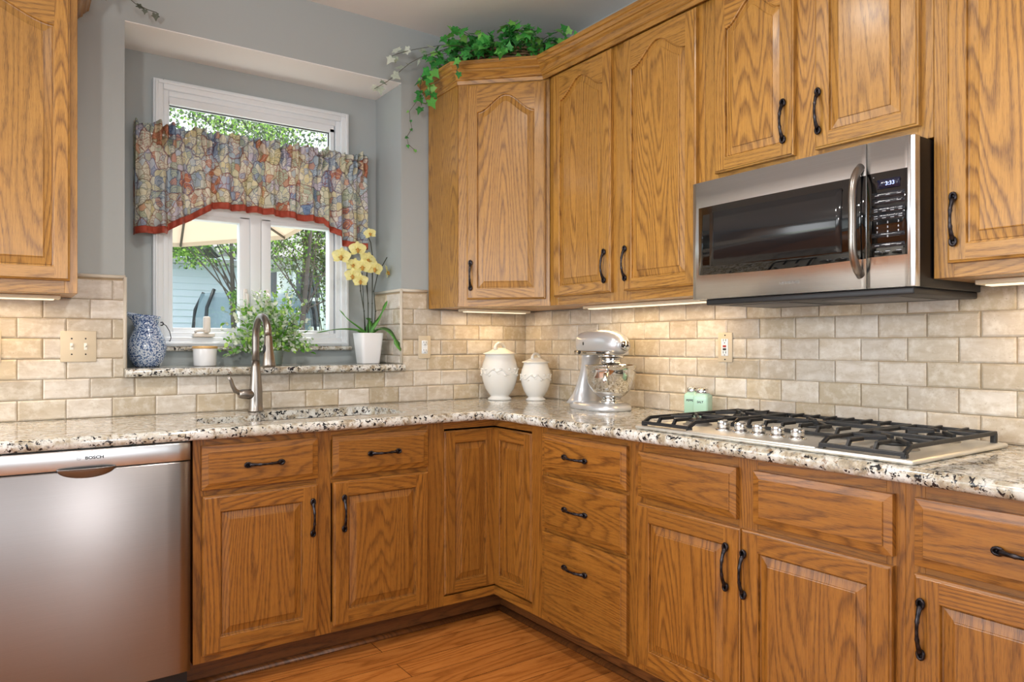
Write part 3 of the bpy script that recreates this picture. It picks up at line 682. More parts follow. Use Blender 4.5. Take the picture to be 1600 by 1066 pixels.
# ------------------------------------------------------------------ sink and faucet
sk = thing('sink', 'stainless undermount double sink set below the granite cut-out', 'sink', (-1.37, -.31, .875))
def bowl(g, x0, x1, y0, y1, z1, z0, r=.05):
    rings = []
    for z, i, rr in ((z1, -.012, r), (z1, 0, r), (z1-.02, .0, r), (z0+.03, .006, r), (z0+.008, .014, r*.8), (z0, .04, r*.6)):
        ring = []
        for cx, cy, a0 in ((x1-i-rr, y1-i-rr, 0), (x0+i+rr, y1-i-rr, 90), (x0+i+rr, y0+i+rr, 180), (x1-i-rr, y0+i+rr, 270)):
            for k in range(7): a = math.radians(a0+15*k); ring.append((cx+rr*math.cos(a), cy+rr*math.sin(a), z))
        rings.append(ring)
    vr = [[g.bm.verts.new(p) for p in r_] for r_ in rings]
    for a, b in zip(vr, vr[1:]):
        for j in range(len(a)): g.face([a[j], a[(j+1) % len(a)], b[(j+1) % len(a)], b[j]], smooth=True)
    g.face(vr[-1])
SINKM = steel('satin_sink_steel', '#D9DADA', .35, (60, 60, 60), .02)
for nm, q in (('basin', (-.405, -.14, -.195, .045)), ('basin', (-.115, .41, -.195, .188))):
    g = G(); bowl(g, *q, 0, -.19); o_ = g.build(nm, SINKM, sk)
    sd = o_.modifiers.new('s', 'SOLIDIFY'); sd.thickness = .0015; sd.offset = 1
    g = G(); g.lathe([(.045, .0), (.04, .004), (.03, .001)], ((q[0]+q[1])/2, (q[2]+q[3])/2, -.189), 24); g.build('drain', CHROME, o_)
fc = thing('faucet', 'tall brushed nickel pull-down kitchen faucet with side lever behind the sink', 'faucet', (-1.485, -.105, .9145))
g = G(); g.lathe([(.0, 0), (.031, 0), (.031, .006), (.0285, .012), (.0275, .05), (.0265, .09), (.0225, .14), (.0185, .19), (.0168, .215)], (0, 0, 0), 28); g.build('body', NICKEL, fc)
g = G(); R_ = .088; pts = [(0, 0, .2), (0, 0, .26), (0, 0, .315)]
for k in range(1, 14): a = PI*k/14*1.06; pts.append((0, -R_+R_*math.cos(a), .315+R_*math.sin(a)*.96))
ex = pts[-1]; g.tube(pts, [.0155]*3+[.0148]*13, 16); g.build('spout', NICKEL, fc)
g = G(); p0 = Vector(ex); dn = Vector((0, -.12, -1)).normalized()
g.tube([p0, p0+dn*.003, p0+dn*.05, p0+dn*.085, p0+dn*.12, p0+dn*.128], [.0155, .0165, .0185, .0225, .0265, .0245], 20); sp = g.build('spray_head', NICKEL, fc)
g = G(); q = p0+dn*.055+Vector((-.0185, -.004, 0)); g.sphere(q, .010, 12, (.5, 1, 2.0)); g.build('spray_button', BLACK, sp)
g = G(); g.tube([(.0, 0, .072), (-.035, -.005, .075), (-.06, -.009, .077), (-.072, -.01, .077)], [.022, .0215, .0195, .015], 16); lv = g.build('lever_hub', NICKEL, fc)
g = G(); g.tube([(-.055, -.01, .088), (-.072, -.012, .083), (-.088, -.014, .093), (-.098, -.016, .112), (-.106, -.018, .138), (-.116, -.02, .15)], [.006, .010, .010, .0085, .0075, .006], 12, flat=.75); g.build('lever', NICKEL, lv)
# ------------------------------------------------------------------ wall plates
PLATE = wall_paint('stone_cover_plate', hexc('#CDBFA6'), .45, .15)
def plate(name, label, w_, h_, loc, rz, cat): 
    p = thing(name, label, cat, loc, rz); g = G(); g.box(-w_/2, w_/2, -.0155, -.0105, -h_/2, h_/2, r=.0022); g.build('cover_plate', PLATE, p); return p
def screws(p, pts):
    for x, z in pts: g = G(); g.lathe([(.0001, -.0168), (.0026, -.0166), (.003, -.0155)], (x, 0, z), 10, 'y'); g.build('screw', INK, p)
SW = simple('white_switch', '#EDE8DD', .4)
for nm, lb, x, xs in (('light_switch', 'stone-coloured double toggle switch plate on the tiles left of the window', -2.123, (-.023, .023)), ('light_switch', 'stone-coloured switch plate cut by the photo edge, under the wall cabinet', -2.425, (-.023, .023))):
    p = plate(nm, lb, .119, .119, (x, 0, 1.191), 0, 'light switch')
    for q in xs:
        g = G(); g.box(q-.0055, q+.0055, -.0175, -.0155, -.013, .013, r=.001); g.tube([(q, -.0165, .0), (q, -.026, .006)], [.0042, .0036], 8); g.build('toggle', SW, p)
    screws(p, [(q, s_*.03) for q in xs for s_ in (-1, 1)])
p = plate('power_outlet', 'tan duplex outlet on the tiles between window recess and corner', .068, .114, (-.634, 0, 1.185), 0, 'power outlet')
def recept(p, gf=False):
    if gf:
        g = G(); g.box(-.0165, .0165, -.018, -.0155, -.034, .034, r=.001); r_ = g.build('receptacle', WHITE, p)
        for z, nm, mt in ((.0045, 'reset_button', simple('red_button', '#A8382E', .4)), (-.0075, 'test_button', INK)): g = G(); g.box(-.008, .008, -.0195, -.018, z-.004, z+.004, r=.0006); g.build(nm, mt, r_)
        zs = (.024, -.024)
    else:
        g = G(); g.box(-.0168, .0168, -.017, -.0155, -.033, .033, r=.0007)
        for z in (.0195, -.0195): g.lathe([(.0001, -.0182), (.0155, -.018), (.017, -.0155)], (0, 0, z), 24, 'y', sy=.86)
        r_ = g.build('receptacle', WHITE, p); zs = (.0195, -.0195)
    for z in zs:
        g = G()
        for x in (-.006, .006): g.box(x-.0012, x+.0012, -.0186, -.0175, z+.0, z+.009)
        g.lathe([(.0001, -.0186), (.0022, -.0186), (.0022, -.0175)], (0, 0, z-.006), 8, 'y'); g.build('socket_slots', INK, r_)
recept(p); screws(p, [(0, 0)])
p = plate('power_outlet', 'tan outlet with red reset button on the tiles above the cooktop end', .069, .117, (0, -1.367, 1.187), RR, 'power outlet'); recept(p, True); screws(p, [(0, .048), (0, -.048)])
# ------------------------------------------------------------------ cooktop
ct = thing('cooktop', 'stainless steel five burner gas cooktop set in the granite worktop', 'cooktop', (0, -1.470, .9145), RR)
CW, CD0, CD1 = .915, -.612, -.085        # local x width, local y front/back
g = G(); g.box(.0, CW, CD0, CD1, .0002, .013, r=.006); 
dk = g.build('deck', STEELH, ct)
g = G(); g.box(.225, .665, CD0-.001, CD1-.03, .008, .0165, r=.004); g.build('centre_panel', STEELH, dk)
def burner(x, y, r):
    b_ = thing('burner', 'x', 'x') if 0 else bpy.data.objects.new('burner', None); COL.objects.link(b_); b_.parent = ct; b_.location = (x, y, .0145)
    g = G(); g.lathe([(0, -.003), (r*1.35, -.003), (r*1.3, .001), (r*1.05, .003), (r, .010), (r*.9, .011), (0, .011)], (0, 0, 0), 28); g.build('burner_ring', simple('cast_aluminium', '#8F8B84', .5, .7) if 'cast_aluminium' not in bpy.data.materials else bpy.data.materials['cast_aluminium'], b_)
    g = G(); g.lathe([(0, .011), (r*.92, .011), (r*.95, .015), (r*.85, .019), (0, .0195)], (0, 0, 0), 28); g.build('burner_cap', IRON, b_)
for q in ((.115, -.20, .030), (.115, -.43, .037), (.445, -.26, .05), (.79, -.20, .037), (.79, -.45, .044)): burner(*q)
def bar(g, a, b, w_=.0075, h_=.0075):
    a, b = Vector(a), Vector(b); d_ = (b-a).normalized(); s_ = Vector((0, 0, 1)).cross(d_).normalized()*w_*.5; u_ = d_.cross(s_).normalized()*h_*.5
    rg = [[p+s_*.7+u_, p+s_+u_*.5, p+s_-u_, p-s_-u_, p-s_+u_*.5, p-s_*.7+u_] for p in (a, b)]
    g.ring_tube(rg, smooth=False)
def grate(x0, x1, y0, y1, cs):
    g = G(); zl, zh = .023, .039
    for x in (x0, x1): bar(g, (x, y0, zl), (x, y0+.03, zh), .010, .010); bar(g, (x, y0+.03, zh), (x, y1, zh), .010, .010)
    bar(g, (x0-.004, y0, zl), (x1+.004, y0, zl), .011, .010); bar(g, (x0-.004, y1, zh), (x1+.004, y1, zh), .011, .010)
    for x in (x0, x1):
        for y in (y0+.004, y1-.006): g.box(x-.007, x+.007, y-.007, y+.007, .0125, zh if y > y0+.1 else zl, r=.001)
    n = max(2, round((x1-x0)/.062))
    for k in range(1, n):      # front and back fingers with a hooked root
        x = x0+(x1-x0)*k/n
        bar(g, (x, y0, zl+.001), (x, y0+.012, zh+.002), .009, .010); bar(g, (x, y0+.008, zh+.002), (x, y0+.072, zh+.002), .009, .010)
        bar(g, (x, y1+.004, zh+.004), (x, y1-.066, zh+.002), .009, .010)
    ym = (y0+y1)/2; bar(g, (x0, ym, zh), (x1, ym, zh), .010, .010)
    for cx, cy, r in cs:
        for k in range(4):
            a = PI/4+PI/2*k; bar(g, (cx+r*.45*math.cos(a), cy+r*.45*math.sin(a), zh+.002), (min(max(cx+2.2*r*math.cos(a), x0), x1), cy+2.2*r*math.sin(a), zh), .009, .010)
        bar(g, (x0, cy, zh+.001), (cx-r*.5, cy, zh+.002), .009, .010); bar(g, (cx+r*.5, cy, zh+.002), (x1, cy, zh+.001), .009, .010)
    return g.build('grate', IRON, ct)
grate(.028, .222, -.597, -.103, ((.115, -.20, .04), (.115, -.43, .04))); grate(.236, .656, -.40, -.103, ((.445, -.25, .06),)); grate(.674, .887, -.597, -.103, ((.79, -.20, .04), (.79, -.45, .045)))
for k in range(5):
    x = .292+.0645*k
    b_ = G(); b_.lathe([(.021, .0), (.0215, .003), (.019, .0055), (.018, .006)], (0, 0, 0), 24); b_.lathe([(.0175, .005), (.017, .022), (.0155, .0245), (0, .025)], (0, 0, 0), 24, sx=.95)
    b_.box(-.0055, .0055, -.0195, .0185, .014, .027, r=.0018); o_ = b_.build('knob', CHROME, ct); o_.location = (x, -.515, .0165); o_.scale = (1.15, 1.15, 1.2); o_.rotation_euler = (0, 0, .35)
# ------------------------------------------------------------------ microwave
mw = thing('microwave', 'stainless over-the-range microwave with black window and arched handle', 'microwave', (0, -1.5385, 0), RR)
MW, MZ0, MZ1 = .748, 1.352, 1.753
g = G(); g.box(.002, MW-.002, -.372, -.0115, 1.352, 1.752, r=.003); g.build('case', BLACK, mw)
MY = lambda x: -.398-.010*(1-(2*x/MW-1)**2)
def skin(g, x0, x1, z0f, z1f, dy, n=24, back=.006):
    """thin curved panel that follows the bowed face; z0f,z1f: functions of x"""
    rows = [[], [], [], []]
    for k in range(n+1):
        x = x0+(x1-x0)*k/n; y = MY(x)-dy
        rows[0].append((x, y+back, z0f(x))); rows[1].append((x, y, z0f(x))); rows[2].append((x, y, z1f(x))); rows[3].append((x, y+back, z1f(x)))
    vr = [[g.bm.verts.new(p) for p in r] for r in rows]
    for i in range(4):
        a, b = vr[i], vr[(i+1) % 4]
        for j in range(n): g.face([a[j], a[j+1], b[j+1], b[j]], smooth=(i == 1))
    for j in (0, n): g.face([r[j] for r in vr])
C = lambda v: (lambda x: v)
STEELM = steel('brushed_stainless_microwave', '#E6EAEE', .30, (3, 3, 700), .012)
g = G(); skin(g, 0, .6195, C(MZ0+.001), C(MZ1), 0, 40, .028); dr = g.build('door', STEELM, mw)
g = G(); skin(g, .6215, MW-.018, C(MZ0+.001), C(MZ1), 0, 10, .028)
g.tube([(MW-.018, MY(MW-.018)+.006, MZ0+.001), (MW-.018, MY(MW-.018)+.006, MZ1)], .006, 10); g.box(MW-.018, MW-.0015, MY(MW)+.003, MY(MW)+.03, MZ0+.001, MZ1, r=.002); cp = g.build('control_side', STEELM, mw)
zb = lambda x: 1.436-.006*math.sin(PI*min(1, max(0, (x-.02)/.6)))
wl, wr = .026, .6185
g = G(); skin(g, wl, wr, zb, C(1.6655), .0008, 30); wn = g.build('window', BGLASS, dr)
g = G(); skin(g, .075, .55, C(1.462), C(1.643), .0014, 24, .001); g.build('mesh_screen', simple('dark_screen', '#1E1E20', .12, 0, .5), wn)
g = G(); skin(g, .6225, .7285, C(1.438), C(1.667), .0008, 8); pn = g.build('control_panel', BGLASS, cp)
g = G(); pts = []; rr_ = []
for k in range(21):
    t = -1+2*k/20; pts.append((.606+.005*(1-t*t), MY(.606)-.004-.050*(1-t**4)**.9, 1.540+.150*t)); rr_.append(.0125)
g.tube(pts, rr_, 14, flat=.85); g.build('door_handle', NICKEL, dr)
text_mesh('lettering', 'SAMSUNG', .0105, simple('grey_etching', '#8B8782', .4, .6), dr, Matrix.Translation((.382, MY(.382)-.0003, 1.386)) @ M_FRONT, .0003, sx=1.45)
g = G(); skin(g, .650, .710, C(1.6215), C(1.6465), .0012, 6, .001); ds = g.build('display', simple('display_glass', '#1B1D33', .1), pn)
DIG = Mat('lit_digits'); DIG.set((.3, .4, 1), .5, Emission_Color=(.45, .55, 1), Emission_Strength=1.6); DIG = DIG.m
text_mesh('digits', '3:33', .015, DIG, ds, Matrix.Translation((.684, MY(.684)-.0018, 1.634)) @ M_FRONT, .0002)
LEG = simple('white_legend', '#B9BCC4', .5); PADM = simple('grey_key', '#22242A', .15)
g = G(); 
for z0, z1 in ((1.596, 1.612), (1.578, 1.594), (1.556, 1.572), (1.537, 1.554), (1.490, 1.502), (1.462, 1.474)): skin(g, .634, .722, C(z0), C(z1), .0011, 5, .001)
g.build('key_rows', PADM, pn)
def dash(x, z, w_=.011, h_=.0016): g = G(); skin(g, x-w_/2, x+w_/2, C(z-h_/2), C(z+h_/2), .0014, 1, .0005); g.build('key_legend', LEG, pn)
for z in (1.604, 1.586):
    for x in (.649, .678, .707): dash(x, z)
for z in (1.5665, 1.5610, 1.5480, 1.5420):
    for x in (.646, .668, .690, .711): dash(x, z, .010)
for z in (1.468, 1.452):
    for x in (.649, .678, .707): dash(x, z, .012)
dash(.640, 1.655, .003)
for i, ch in enumerate('1234567890'):
    r_, c_ = divmod(i, 3); x = (.650, .678, .706)[c_] if i < 9 else .678; z = 1.529-.0125*r_
    text_mesh('key_number', ch, .0075, LEG, pn, Matrix.Translation((x, MY(x)-.0013, z)) @ M_FRONT, .0002, .0002)
# underside: vent lip, filters, lamp cover
g = G(); g.box(.045, MW-.01, -.385, -.012, 1.333, 1.3525, r=.004); un = g.build('underside', simple('charcoal_paint', '#232427', .45), mw)
for a, b in ((.10, .33), (.44, .67)): g = G(); g.box(a, b, -.33, -.10, 1.3305, 1.3335, r=.001); g.build('grease_filter', simple('filter_mesh', '#77777A', .5, .8), un)
# ------------------------------------------------------------------ under cabinet lights
LEDM = Mat('led_diffuser'); LEDM.set((.9, .85, .7), .5, Emission_Color=(1, .84, .62), Emission_Strength=.9); LEDM = LEDM.m
def ucl(loc, rz, L, label, e, y=-.15):
    t_ = thing('under_cabinet_light', label, 'light fixture', loc, rz, 'under-cabinet light strips')
    g = G(); g.box(0, L, y-.035, y+.035, -.014, -.0005, r=.003); g.build('housing', simple('cream_housing', '#EADFC6', .5) if 'cream_housing' not in bpy.data.materials else bpy.data.materials['cream_housing'], t_)
    g = G(); g.box(.02, L-.02, y-.02, y+.02, -.0175, -.0135, r=.001); g.build('diffuser', LEDM, t_)
    d_ = bpy.data.lights.new('led_strip', 'AREA'); d_.shape = 'RECTANGLE'; d_.size = L-.05; d_.size_y = .03; d_.energy = e; d_.color = (1, .70, .36)
    o_ = bpy.data.objects.new('led_strip', d_); COL.objects.link(o_); o_.parent = t_; o_.location = (L/2, y, -.019)
ucl((-2.72, 0, UZ0), 0, .53, 'lit cream light strip under the cabinet left of the window', 1.2)
ucl((0, -.70, UZ0), RR, .72, 'lit cream light strip under the two-door wall cabinet', 1.7)
ucl((-.50, 0, UZ0), 0, .40, 'lit cream light strip under the angled corner cabinet', 1.0)
ucl((0, -2.34, UZ0), RR, .50, 'lit cream light strip under the cabinet on the far side of the microwave', 1.2)
# ------------------------------------------------------------------ ceramic canisters
CER = Mat('white_ceramic'); CER.set(hexc('#E6E5E1'), .22, 0, .5); CER = CER.m
def relief_band(g, rf, z0, h_, amp):
    """raised vine scroll round a turned body; rf(z) radius"""
    for k in range(7):
        a0 = 2*PI*k/7; pts = []
        for i in range(15):
            t = i/14; a = a0+t*.86; z = z0+h_*.32*math.sin(t*2*PI+k%2*PI); r_ = rf(z)+.0006; pts.append((r_*math.cos(a), r_*math.sin(a), z))
        g.tube(pts, [amp*(.6+.5*math.sin(PI*i/14)) for i in range(15)], 6)
        for q, dz in ((.2, .4), (.45, -.42), (.7, .38)):
            a = a0+q; z = z0+h_*dz; r_ = rf(z)
            g.sphere((r_*math.cos(a), r_*math.sin(a), z), amp*2.2, 8, (1, 1, .7))
        a = a0+.95; spir = [(rf(z0+.012*math.sin(b)*b/6)*math.cos(a+.012*b/6*math.cos(b)*9), rf(z0)*math.sin(a+.012*b/6*math.cos(b)*9), z0+.010*math.sin(b)*b/6) for b in [i*.7 for i in range(11)]]
        g.tube(spir, amp*.7, 5)
def canister(loc, H_, R_, label):
    t = thing('canister', label, 'canister', loc, .4, 'white ceramic canisters in the corner'); s = H_
    pf = [(0, .0), (.62, .0), (.66, .012), (.62, .035), (.52, .055), (.50, .075), (.58, .10), (.78, .20), (.93, .34), (1.0, .47), (.985, .56), (.92, .66), (.83, .74), (.79, .79), (.80, .815), (.70, .815)]
    P_ = [(r*R_, z*s) for r, z in pf]
    # smooth the profile
    def rf(z):
        for (r1, z1), (r2, z2) in zip(P_[1:], P_[2:]):
            if z1 <= z <= z2: return r1+(r2-r1)*(z-z1)/max(1e-6, z2-z1)
        return R_
    g = G(); g.lathe(P_, n=44)
    relief_band(g, rf, .50*s, .13*s, R_*.04); g.build('jar', CER, t)
    g = G(); n = 48; prof = [(.0, .925), (.22, .92), (.42, .895), (.62, .862), (.80, .838), (.91, .822), (.92, .812), (.86, .812), (.0, .812)]; rings = []
    for r, z in prof:
        rings.append([Vector((r*R_*(1+.028*(r/.92)**3*math.cos(10*2*PI*k/n))*math.cos(2*PI*k/n), r*R_*(1+.028*(r/.92)**3*math.cos(10*2*PI*k/n))*math.sin(2*PI*k/n), z*s)) for k in range(n)])
    g.ring_tube(rings, caps=False); ld = g.build('lid', CER, t)
    g = G(); g.tube([(.46*R_*math.cos(a)*1.0, 0, .90*s+.105*s*math.sin(a)) for a in [PI*k/14 for k in range(15)]], [R_*.10]*3+[R_*.085]*9+[R_*.10]*3, 10)
    for sx in (-1, 1): g.sphere((sx*.40*R_, 0, .905*s), R_*.13, 10, (1.3, 1, .5))
    hd = g.build('lid_handle', CER, ld); return t
canister((-.272, -.150, .9145), .288, .094, 'larger white ceramic lidded canister with raised vine pattern')
canister((-.143, -.286, .9145), .236, .077, 'smaller white ceramic lidded canister next to the stand mixer side')
# ------------------------------------------------------------------ stand mixer
mx = thing('stand_mixer', 'silver stand mixer with polished steel bowl on the worktop corner', 'mixer', (-.185, -.655, .9145), RR-.10)
SILV = Mat('metallic_silver_enamel'); SILV.set(hexc('#C9CACD'), .28, .5, None, Coat_Weight=.6, Coat_Roughness=.08); SILV = SILV.m
def blob(g, secs, n=24, pw=2.4):
    """superellipse sections along local x: (x, zc, half_w, half_h)"""
    rings = []
    for x, zc, hw, hh in secs:
        r = []
        for k in range(n):
            a = 2*PI*k/n; c_, s_ = math.cos(a), math.sin(a)
            r.append(Vector((x, hw*math.copysign(abs(c_)**(2/pw), c_), zc+hh*math.copysign(abs(s_)**(2/pw), s_))))
        rings.append(r)
    g.ring_tube(rings)
# base: flat rounded foot
g = G(); pts = []
for k in range(40):
    a = 2*PI*k/40; c_, s_ = math.cos(a), math.sin(a); x = .175+.172*math.copysign(abs(c_)**.85, c_); wd = .098 if c_ < .2 else .105
    pts.append((x, wd*math.copysign(abs(s_)**.75, s_)*(1-.22*max(0, -c_)**2)))
rings = [[Vector(((x-.175)*f+.175, y*f, z)) for x, y in pts] for f, z in ((.985, 0), (1, .004), (1, .012), (.985, .019), (.93, .026), (.80, .030))]
g.ring_tube(rings)
# pedestal growing out of the base
secs = []
for z, x0_, x1_, hw in ((.02, .005, .14, .088), (.035, .014, .13, .075), (.06, .030, .122, .060), (.10, .050, .122, .048), (.15, .070, .130, .042), (.20, .082, .142, .041), (.225, .084, .158, .043), (.24, .08, .17, .046)):
    r = []
    for k in range(24):
        a = 2*PI*k/24; c_, s_ = math.cos(a), math.sin(a); r.append(Vector(((x0_+x1_)/2+(x1_-x0_)/2*math.copysign(abs(c_)**.8, c_), hw*math.copysign(abs(s_)**.8, s_), z)))
    secs.append(r)
g.ring_tube(secs); g.build('base_and_pedestal', SILV, mx); _before = set(bpy.data.objects)
g = G(); blob(g, [(.012, .29, .012, .014), (.014, .29, .032, .032), (.022, .289, .046, .044), (.04, .288, .055, .052), (.08, .289, .060, .056), (.14, .291, .062, .057), (.20, .292, .062, .056), (.25, .289, .059, .052), (.285, .284, .051, .044), (.305, .281, .040, .033), (.314, .280, .026, .022), (.318, .28, .010, .009)], 28, 2.5)
hd = g.build('motor_head', SILV, mx)
g = G(); blob(g, [(.020, .248, .045, .009), (.022, .248, .054, .011), (.06, .247, .0615, .0115), (.24, .247, .0625, .0115), (.28, .248, .056, .011), (.284, .248, .050, .009)], 24, 5); g.build('trim_band', simple('polished_trim', '#D0CFCB', .18, 1), hd)
g = G(); g.lathe([(0, .225), (.054, .226), (.055, .24), (.052, .242)], (.225, 0, 0), 28); g.lathe([(0, .196), (.036, .196), (.040, .202), (.040, .226)], (.225, 0, 0), 28); g.build('planetary_hub', CHROME, mx)
g = G(); g.lathe([(.0, .31), (.021, .31), (.022, .328), (.019, .335), (.0, .336)], (0, 0, .279), 24, 'x'); nb = g.build('attachment_hub', CHROME, hd)
g = G(); g.tube([(.336, 0, .279), (.342, 0, .279)], .005, 10); g.sphere((.3375, -.022, .279), .0085, 12); g.tube([(.325, -.018, .279), (.338, -.022, .279)], .004, 8); g.build('hub_knob', BLACK, nb)
g = G(); g.lathe([(.0, -.0635), (.008, -.0635), (.009, -.060)], (.075, 0, .249), 14, 'y'); g.build('speed_knob', BLACK, hd); g = G(); g.lathe([(.0, -.0625), (.0045, -.0625), (.005, -.058)], (.105, 0, .288), 12, 'y', sy=1.6); g.build('lock_pin', BLACK, hd)
text_mesh('lettering', 'KitchenAid', .0135, INK, hd, Matrix.Translation((.236, -.0632, .2485)) @ M_FRONT, .0003, .0004)
text_mesh('lettering', 'Artisan', .0085, INK, hd, Matrix.Translation((.118, -.0632, .2475)) @ M_FRONT, .0003, .0002)
BOWLM = simple('mirror_steel', '#D9D7D2', .05, 1)
g = G(); pr = [(.0, .034), (.040, .030), (.047, .030), (.046, .036), (.038, .044), (.040, .052), (.060, .064), (.082, .086), (.099, .118), (.107, .150), (.109, .175), (.110, .191), (.1135, .193), (.1135, .1955), (.108, .1955), (.107, .175), (.104, .150), (.096, .120), (.079, .089), (.057, .068), (.0, .060)]
g.lathe(pr, (.225, 0, 0), 56); bw = g.build('bowl', BOWLM, mx)
g = G(); g.tube([(.30, -.078, .165), (.325, -.10, .162), (.335, -.112, .14), (.326, -.103, .11), (.302, -.080, .098)], [.006, .007, .0075, .007, .006], 10, flat=1.6); g.build('bowl_handle', BOWLM, bw)
g = G(); g.lathe([(.0, .029), (.052, .029), (.054, .036), (.05, .041), (.0, .041)], (.225, 0, 0), 32); g.build('bowl_clamp', CHROME, mx)
g = G(); g.tube([(.225, 0, .20), (.225, 0, .15)], .007, 10); g.tube([(.225+.04*math.sin(a), 0, .12+.045*math.cos(a)) for a in [2*PI*k/20 for k in range(20)]], .005, 8, close=True); g.build('beater', simple('burnished_aluminium', '#B5B5B5', .35, .9), mx)
for o_ in list(mx.children):
    if not o_.name.startswith('base'): o_.location.x += .040
# ------------------------------------------------------------------ salt and pepper
JADE = Mat('jadeite_glass'); JADE.set(hexc('#B3D8C2'), .12, 0, .5, Subsurface_Weight=.15, Subsurface_Radius=(.01, .02, .015)); JADE.b.inputs['Subsurface Scale'].default_value = .02; JADE = JADE.m
def shaker(loc, word, label, rz):
    t = thing('seasoning_shaker', label, 'shaker', loc, rz, 'jade green salt and pepper shakers')
    def sq(hw, z, c=.30): 
        ps = []; k = hw*c
        for cx, cy, a0 in ((1, 1, 0), (-1, 1, 90), (-1, -1, 180), (1, -1, 270)):
            for i in range(5): a = math.radians(a0+22.5*i); ps.append(Vector((cx*(hw-k)+k*math.cos(a), cy*(hw-k)+k*math.sin(a), z)))
        return ps
    g = G(); g.ring_tube([sq(.026, 0), sq(.030, .003), sq(.030, .078), sq(.029, .084), sq(.025, .090, .6), sq(.0235, .093, .95), sq(.0225, .097, 1)]); g.build('jar', JADE, t)
    g = G(); g.lathe([(.0245, .0935), (.025, .095), (.025, .105), (.0225, .110), (.015, .113), (0, .1145)], n=28)
    for k in range(9): a = 2*PI*k/9; g.sphere((.012*math.cos(a), .012*math.sin(a), .1130), .0012, 6)
    g.build('cap', CHROME, t)
    text_mesh('lettering', word, .0115, INK, t, Matrix.Translation((0, -.0302, .060)) @ M_FRONT, .0002, .0003)
shaker((-.080, -1.262, .9145), 'PEPPER', 'pale green glass shaker reading PEPPER behind the cooktop', RR+.35)
shaker((-.112, -1.338, .9145), 'SALT', 'pale green glass shaker reading SALT behind the cooktop', RR+.35)
# ------------------------------------------------------------------ things on the window sill
SZ = 1.1032
SPAT = Mat('blue_spatter_enamel'); v = SPAT.obj(); n1 = SPAT.noise(v, 170, 3, .62); n2 = SPAT.noise(v, 9, 2, .5)
SPAT.set(SPAT.ramp(SPAT.math('ADD', n1, SPAT.math('MULTIPLY', SPAT.math('SUBTRACT', n2, .5), .25)), [(.38, hexc('#213A6B')), (.45, hexc('#4A6FA8')), (.51, hexc('#B5C6DE')), (.60, hexc('#DDE4EC'))]), .15, 0, .6); SPAT = SPAT.m
pt = thing('pitcher', 'blue and white speckled enamel pitcher on the sill', 'pitcher', (-1.855, .205, SZ), PI)
g = G(); n = 40; rings = []
prof = [(0, .0), (.046, .0), (.052, .004), (.065, .028), (.0735, .058), (.075, .088), (.070, .118), (.058, .145), (.048, .167), (.044, .188), (.047, .208), (.054, .220)]
for r, z in prof:
    ring = []
    for k in range(n):
        a = 2*PI*k/n; tt = max(0, (z-.165)/.057); sp_ = max(0, math.cos(a))**3 if math.cos(a) > 0 else 0
        ring.append(Vector(((r+.044*tt**1.3*sp_)*math.cos(a), r*math.sin(a)*(1-.12*tt*sp_), z+.018*tt**2*sp_-.006*tt*max(0, -math.cos(a)))))
    rings.append(ring)
inner = [[Vector((p.x*.95, p.y*.95, p.z-.001)) for p in rings[-1]], [Vector((p.x*.93, p.y*.93, p.z-.004)) for p in rings[-2]], [Vector((p.x*.9, p.y*.9, p.z)) for p in rings[-4]], [Vector((p.x*.85, p.y*.85, p.z+.01)) for p in rings[3]]]
g.ring_tube(rings+inner); g.build('body', SPAT, pt)
g = G(); g.tube([(-.052, .0, .19), (-.060, .0, .192), (-.064, 0, .185), (-.060, 0, .178), (-.052, 0, .178)], .0025, 8)
g.tube([(-.060, .0, .186), (-.075, -.01, .178), (-.092, -.02, .152), (-.098, -.024, .125), (-.093, -.022, .108), (-.089, -.02, .112)], .0018, 8); g.build('wire_bail', simple('dark_wire', '#2B2D33', .4, .7), pt)
cd = thing('candle', 'squat white glass candle with warm amber top beside the pitcher', 'candle', (-1.628, .175, SZ), .15)
g = G(); g.lathe([(0, 0), (.044, 0), (.047, .004), (.050, .082), (.0495, .084), (.0475, .082), (.045, .07), (0, .07)], n=36); g.build('glass', simple('frosted_glass', '#E9EAEC', .18, 0, .5), cd)
g = G(); g.lathe([(0, .0705), (.0455, .0705), (.0455, .0712), (0, .0712)], n=30); g.tube([(0, 0, .071), (.001, 0, .080)], .001, 6); wx = g.build('wax', simple('amber_wax', '#E0AE62', .5), cd)
g = G(); g.lathe([(.0485, .077), (.0515, .077), (.0530, .080), (.0530, .086), (.0515, .0885), (.0485, .0885)], n=36); g.build('rim_band', simple('gilt_rim', '#D8AE72', .4, .2), cd)
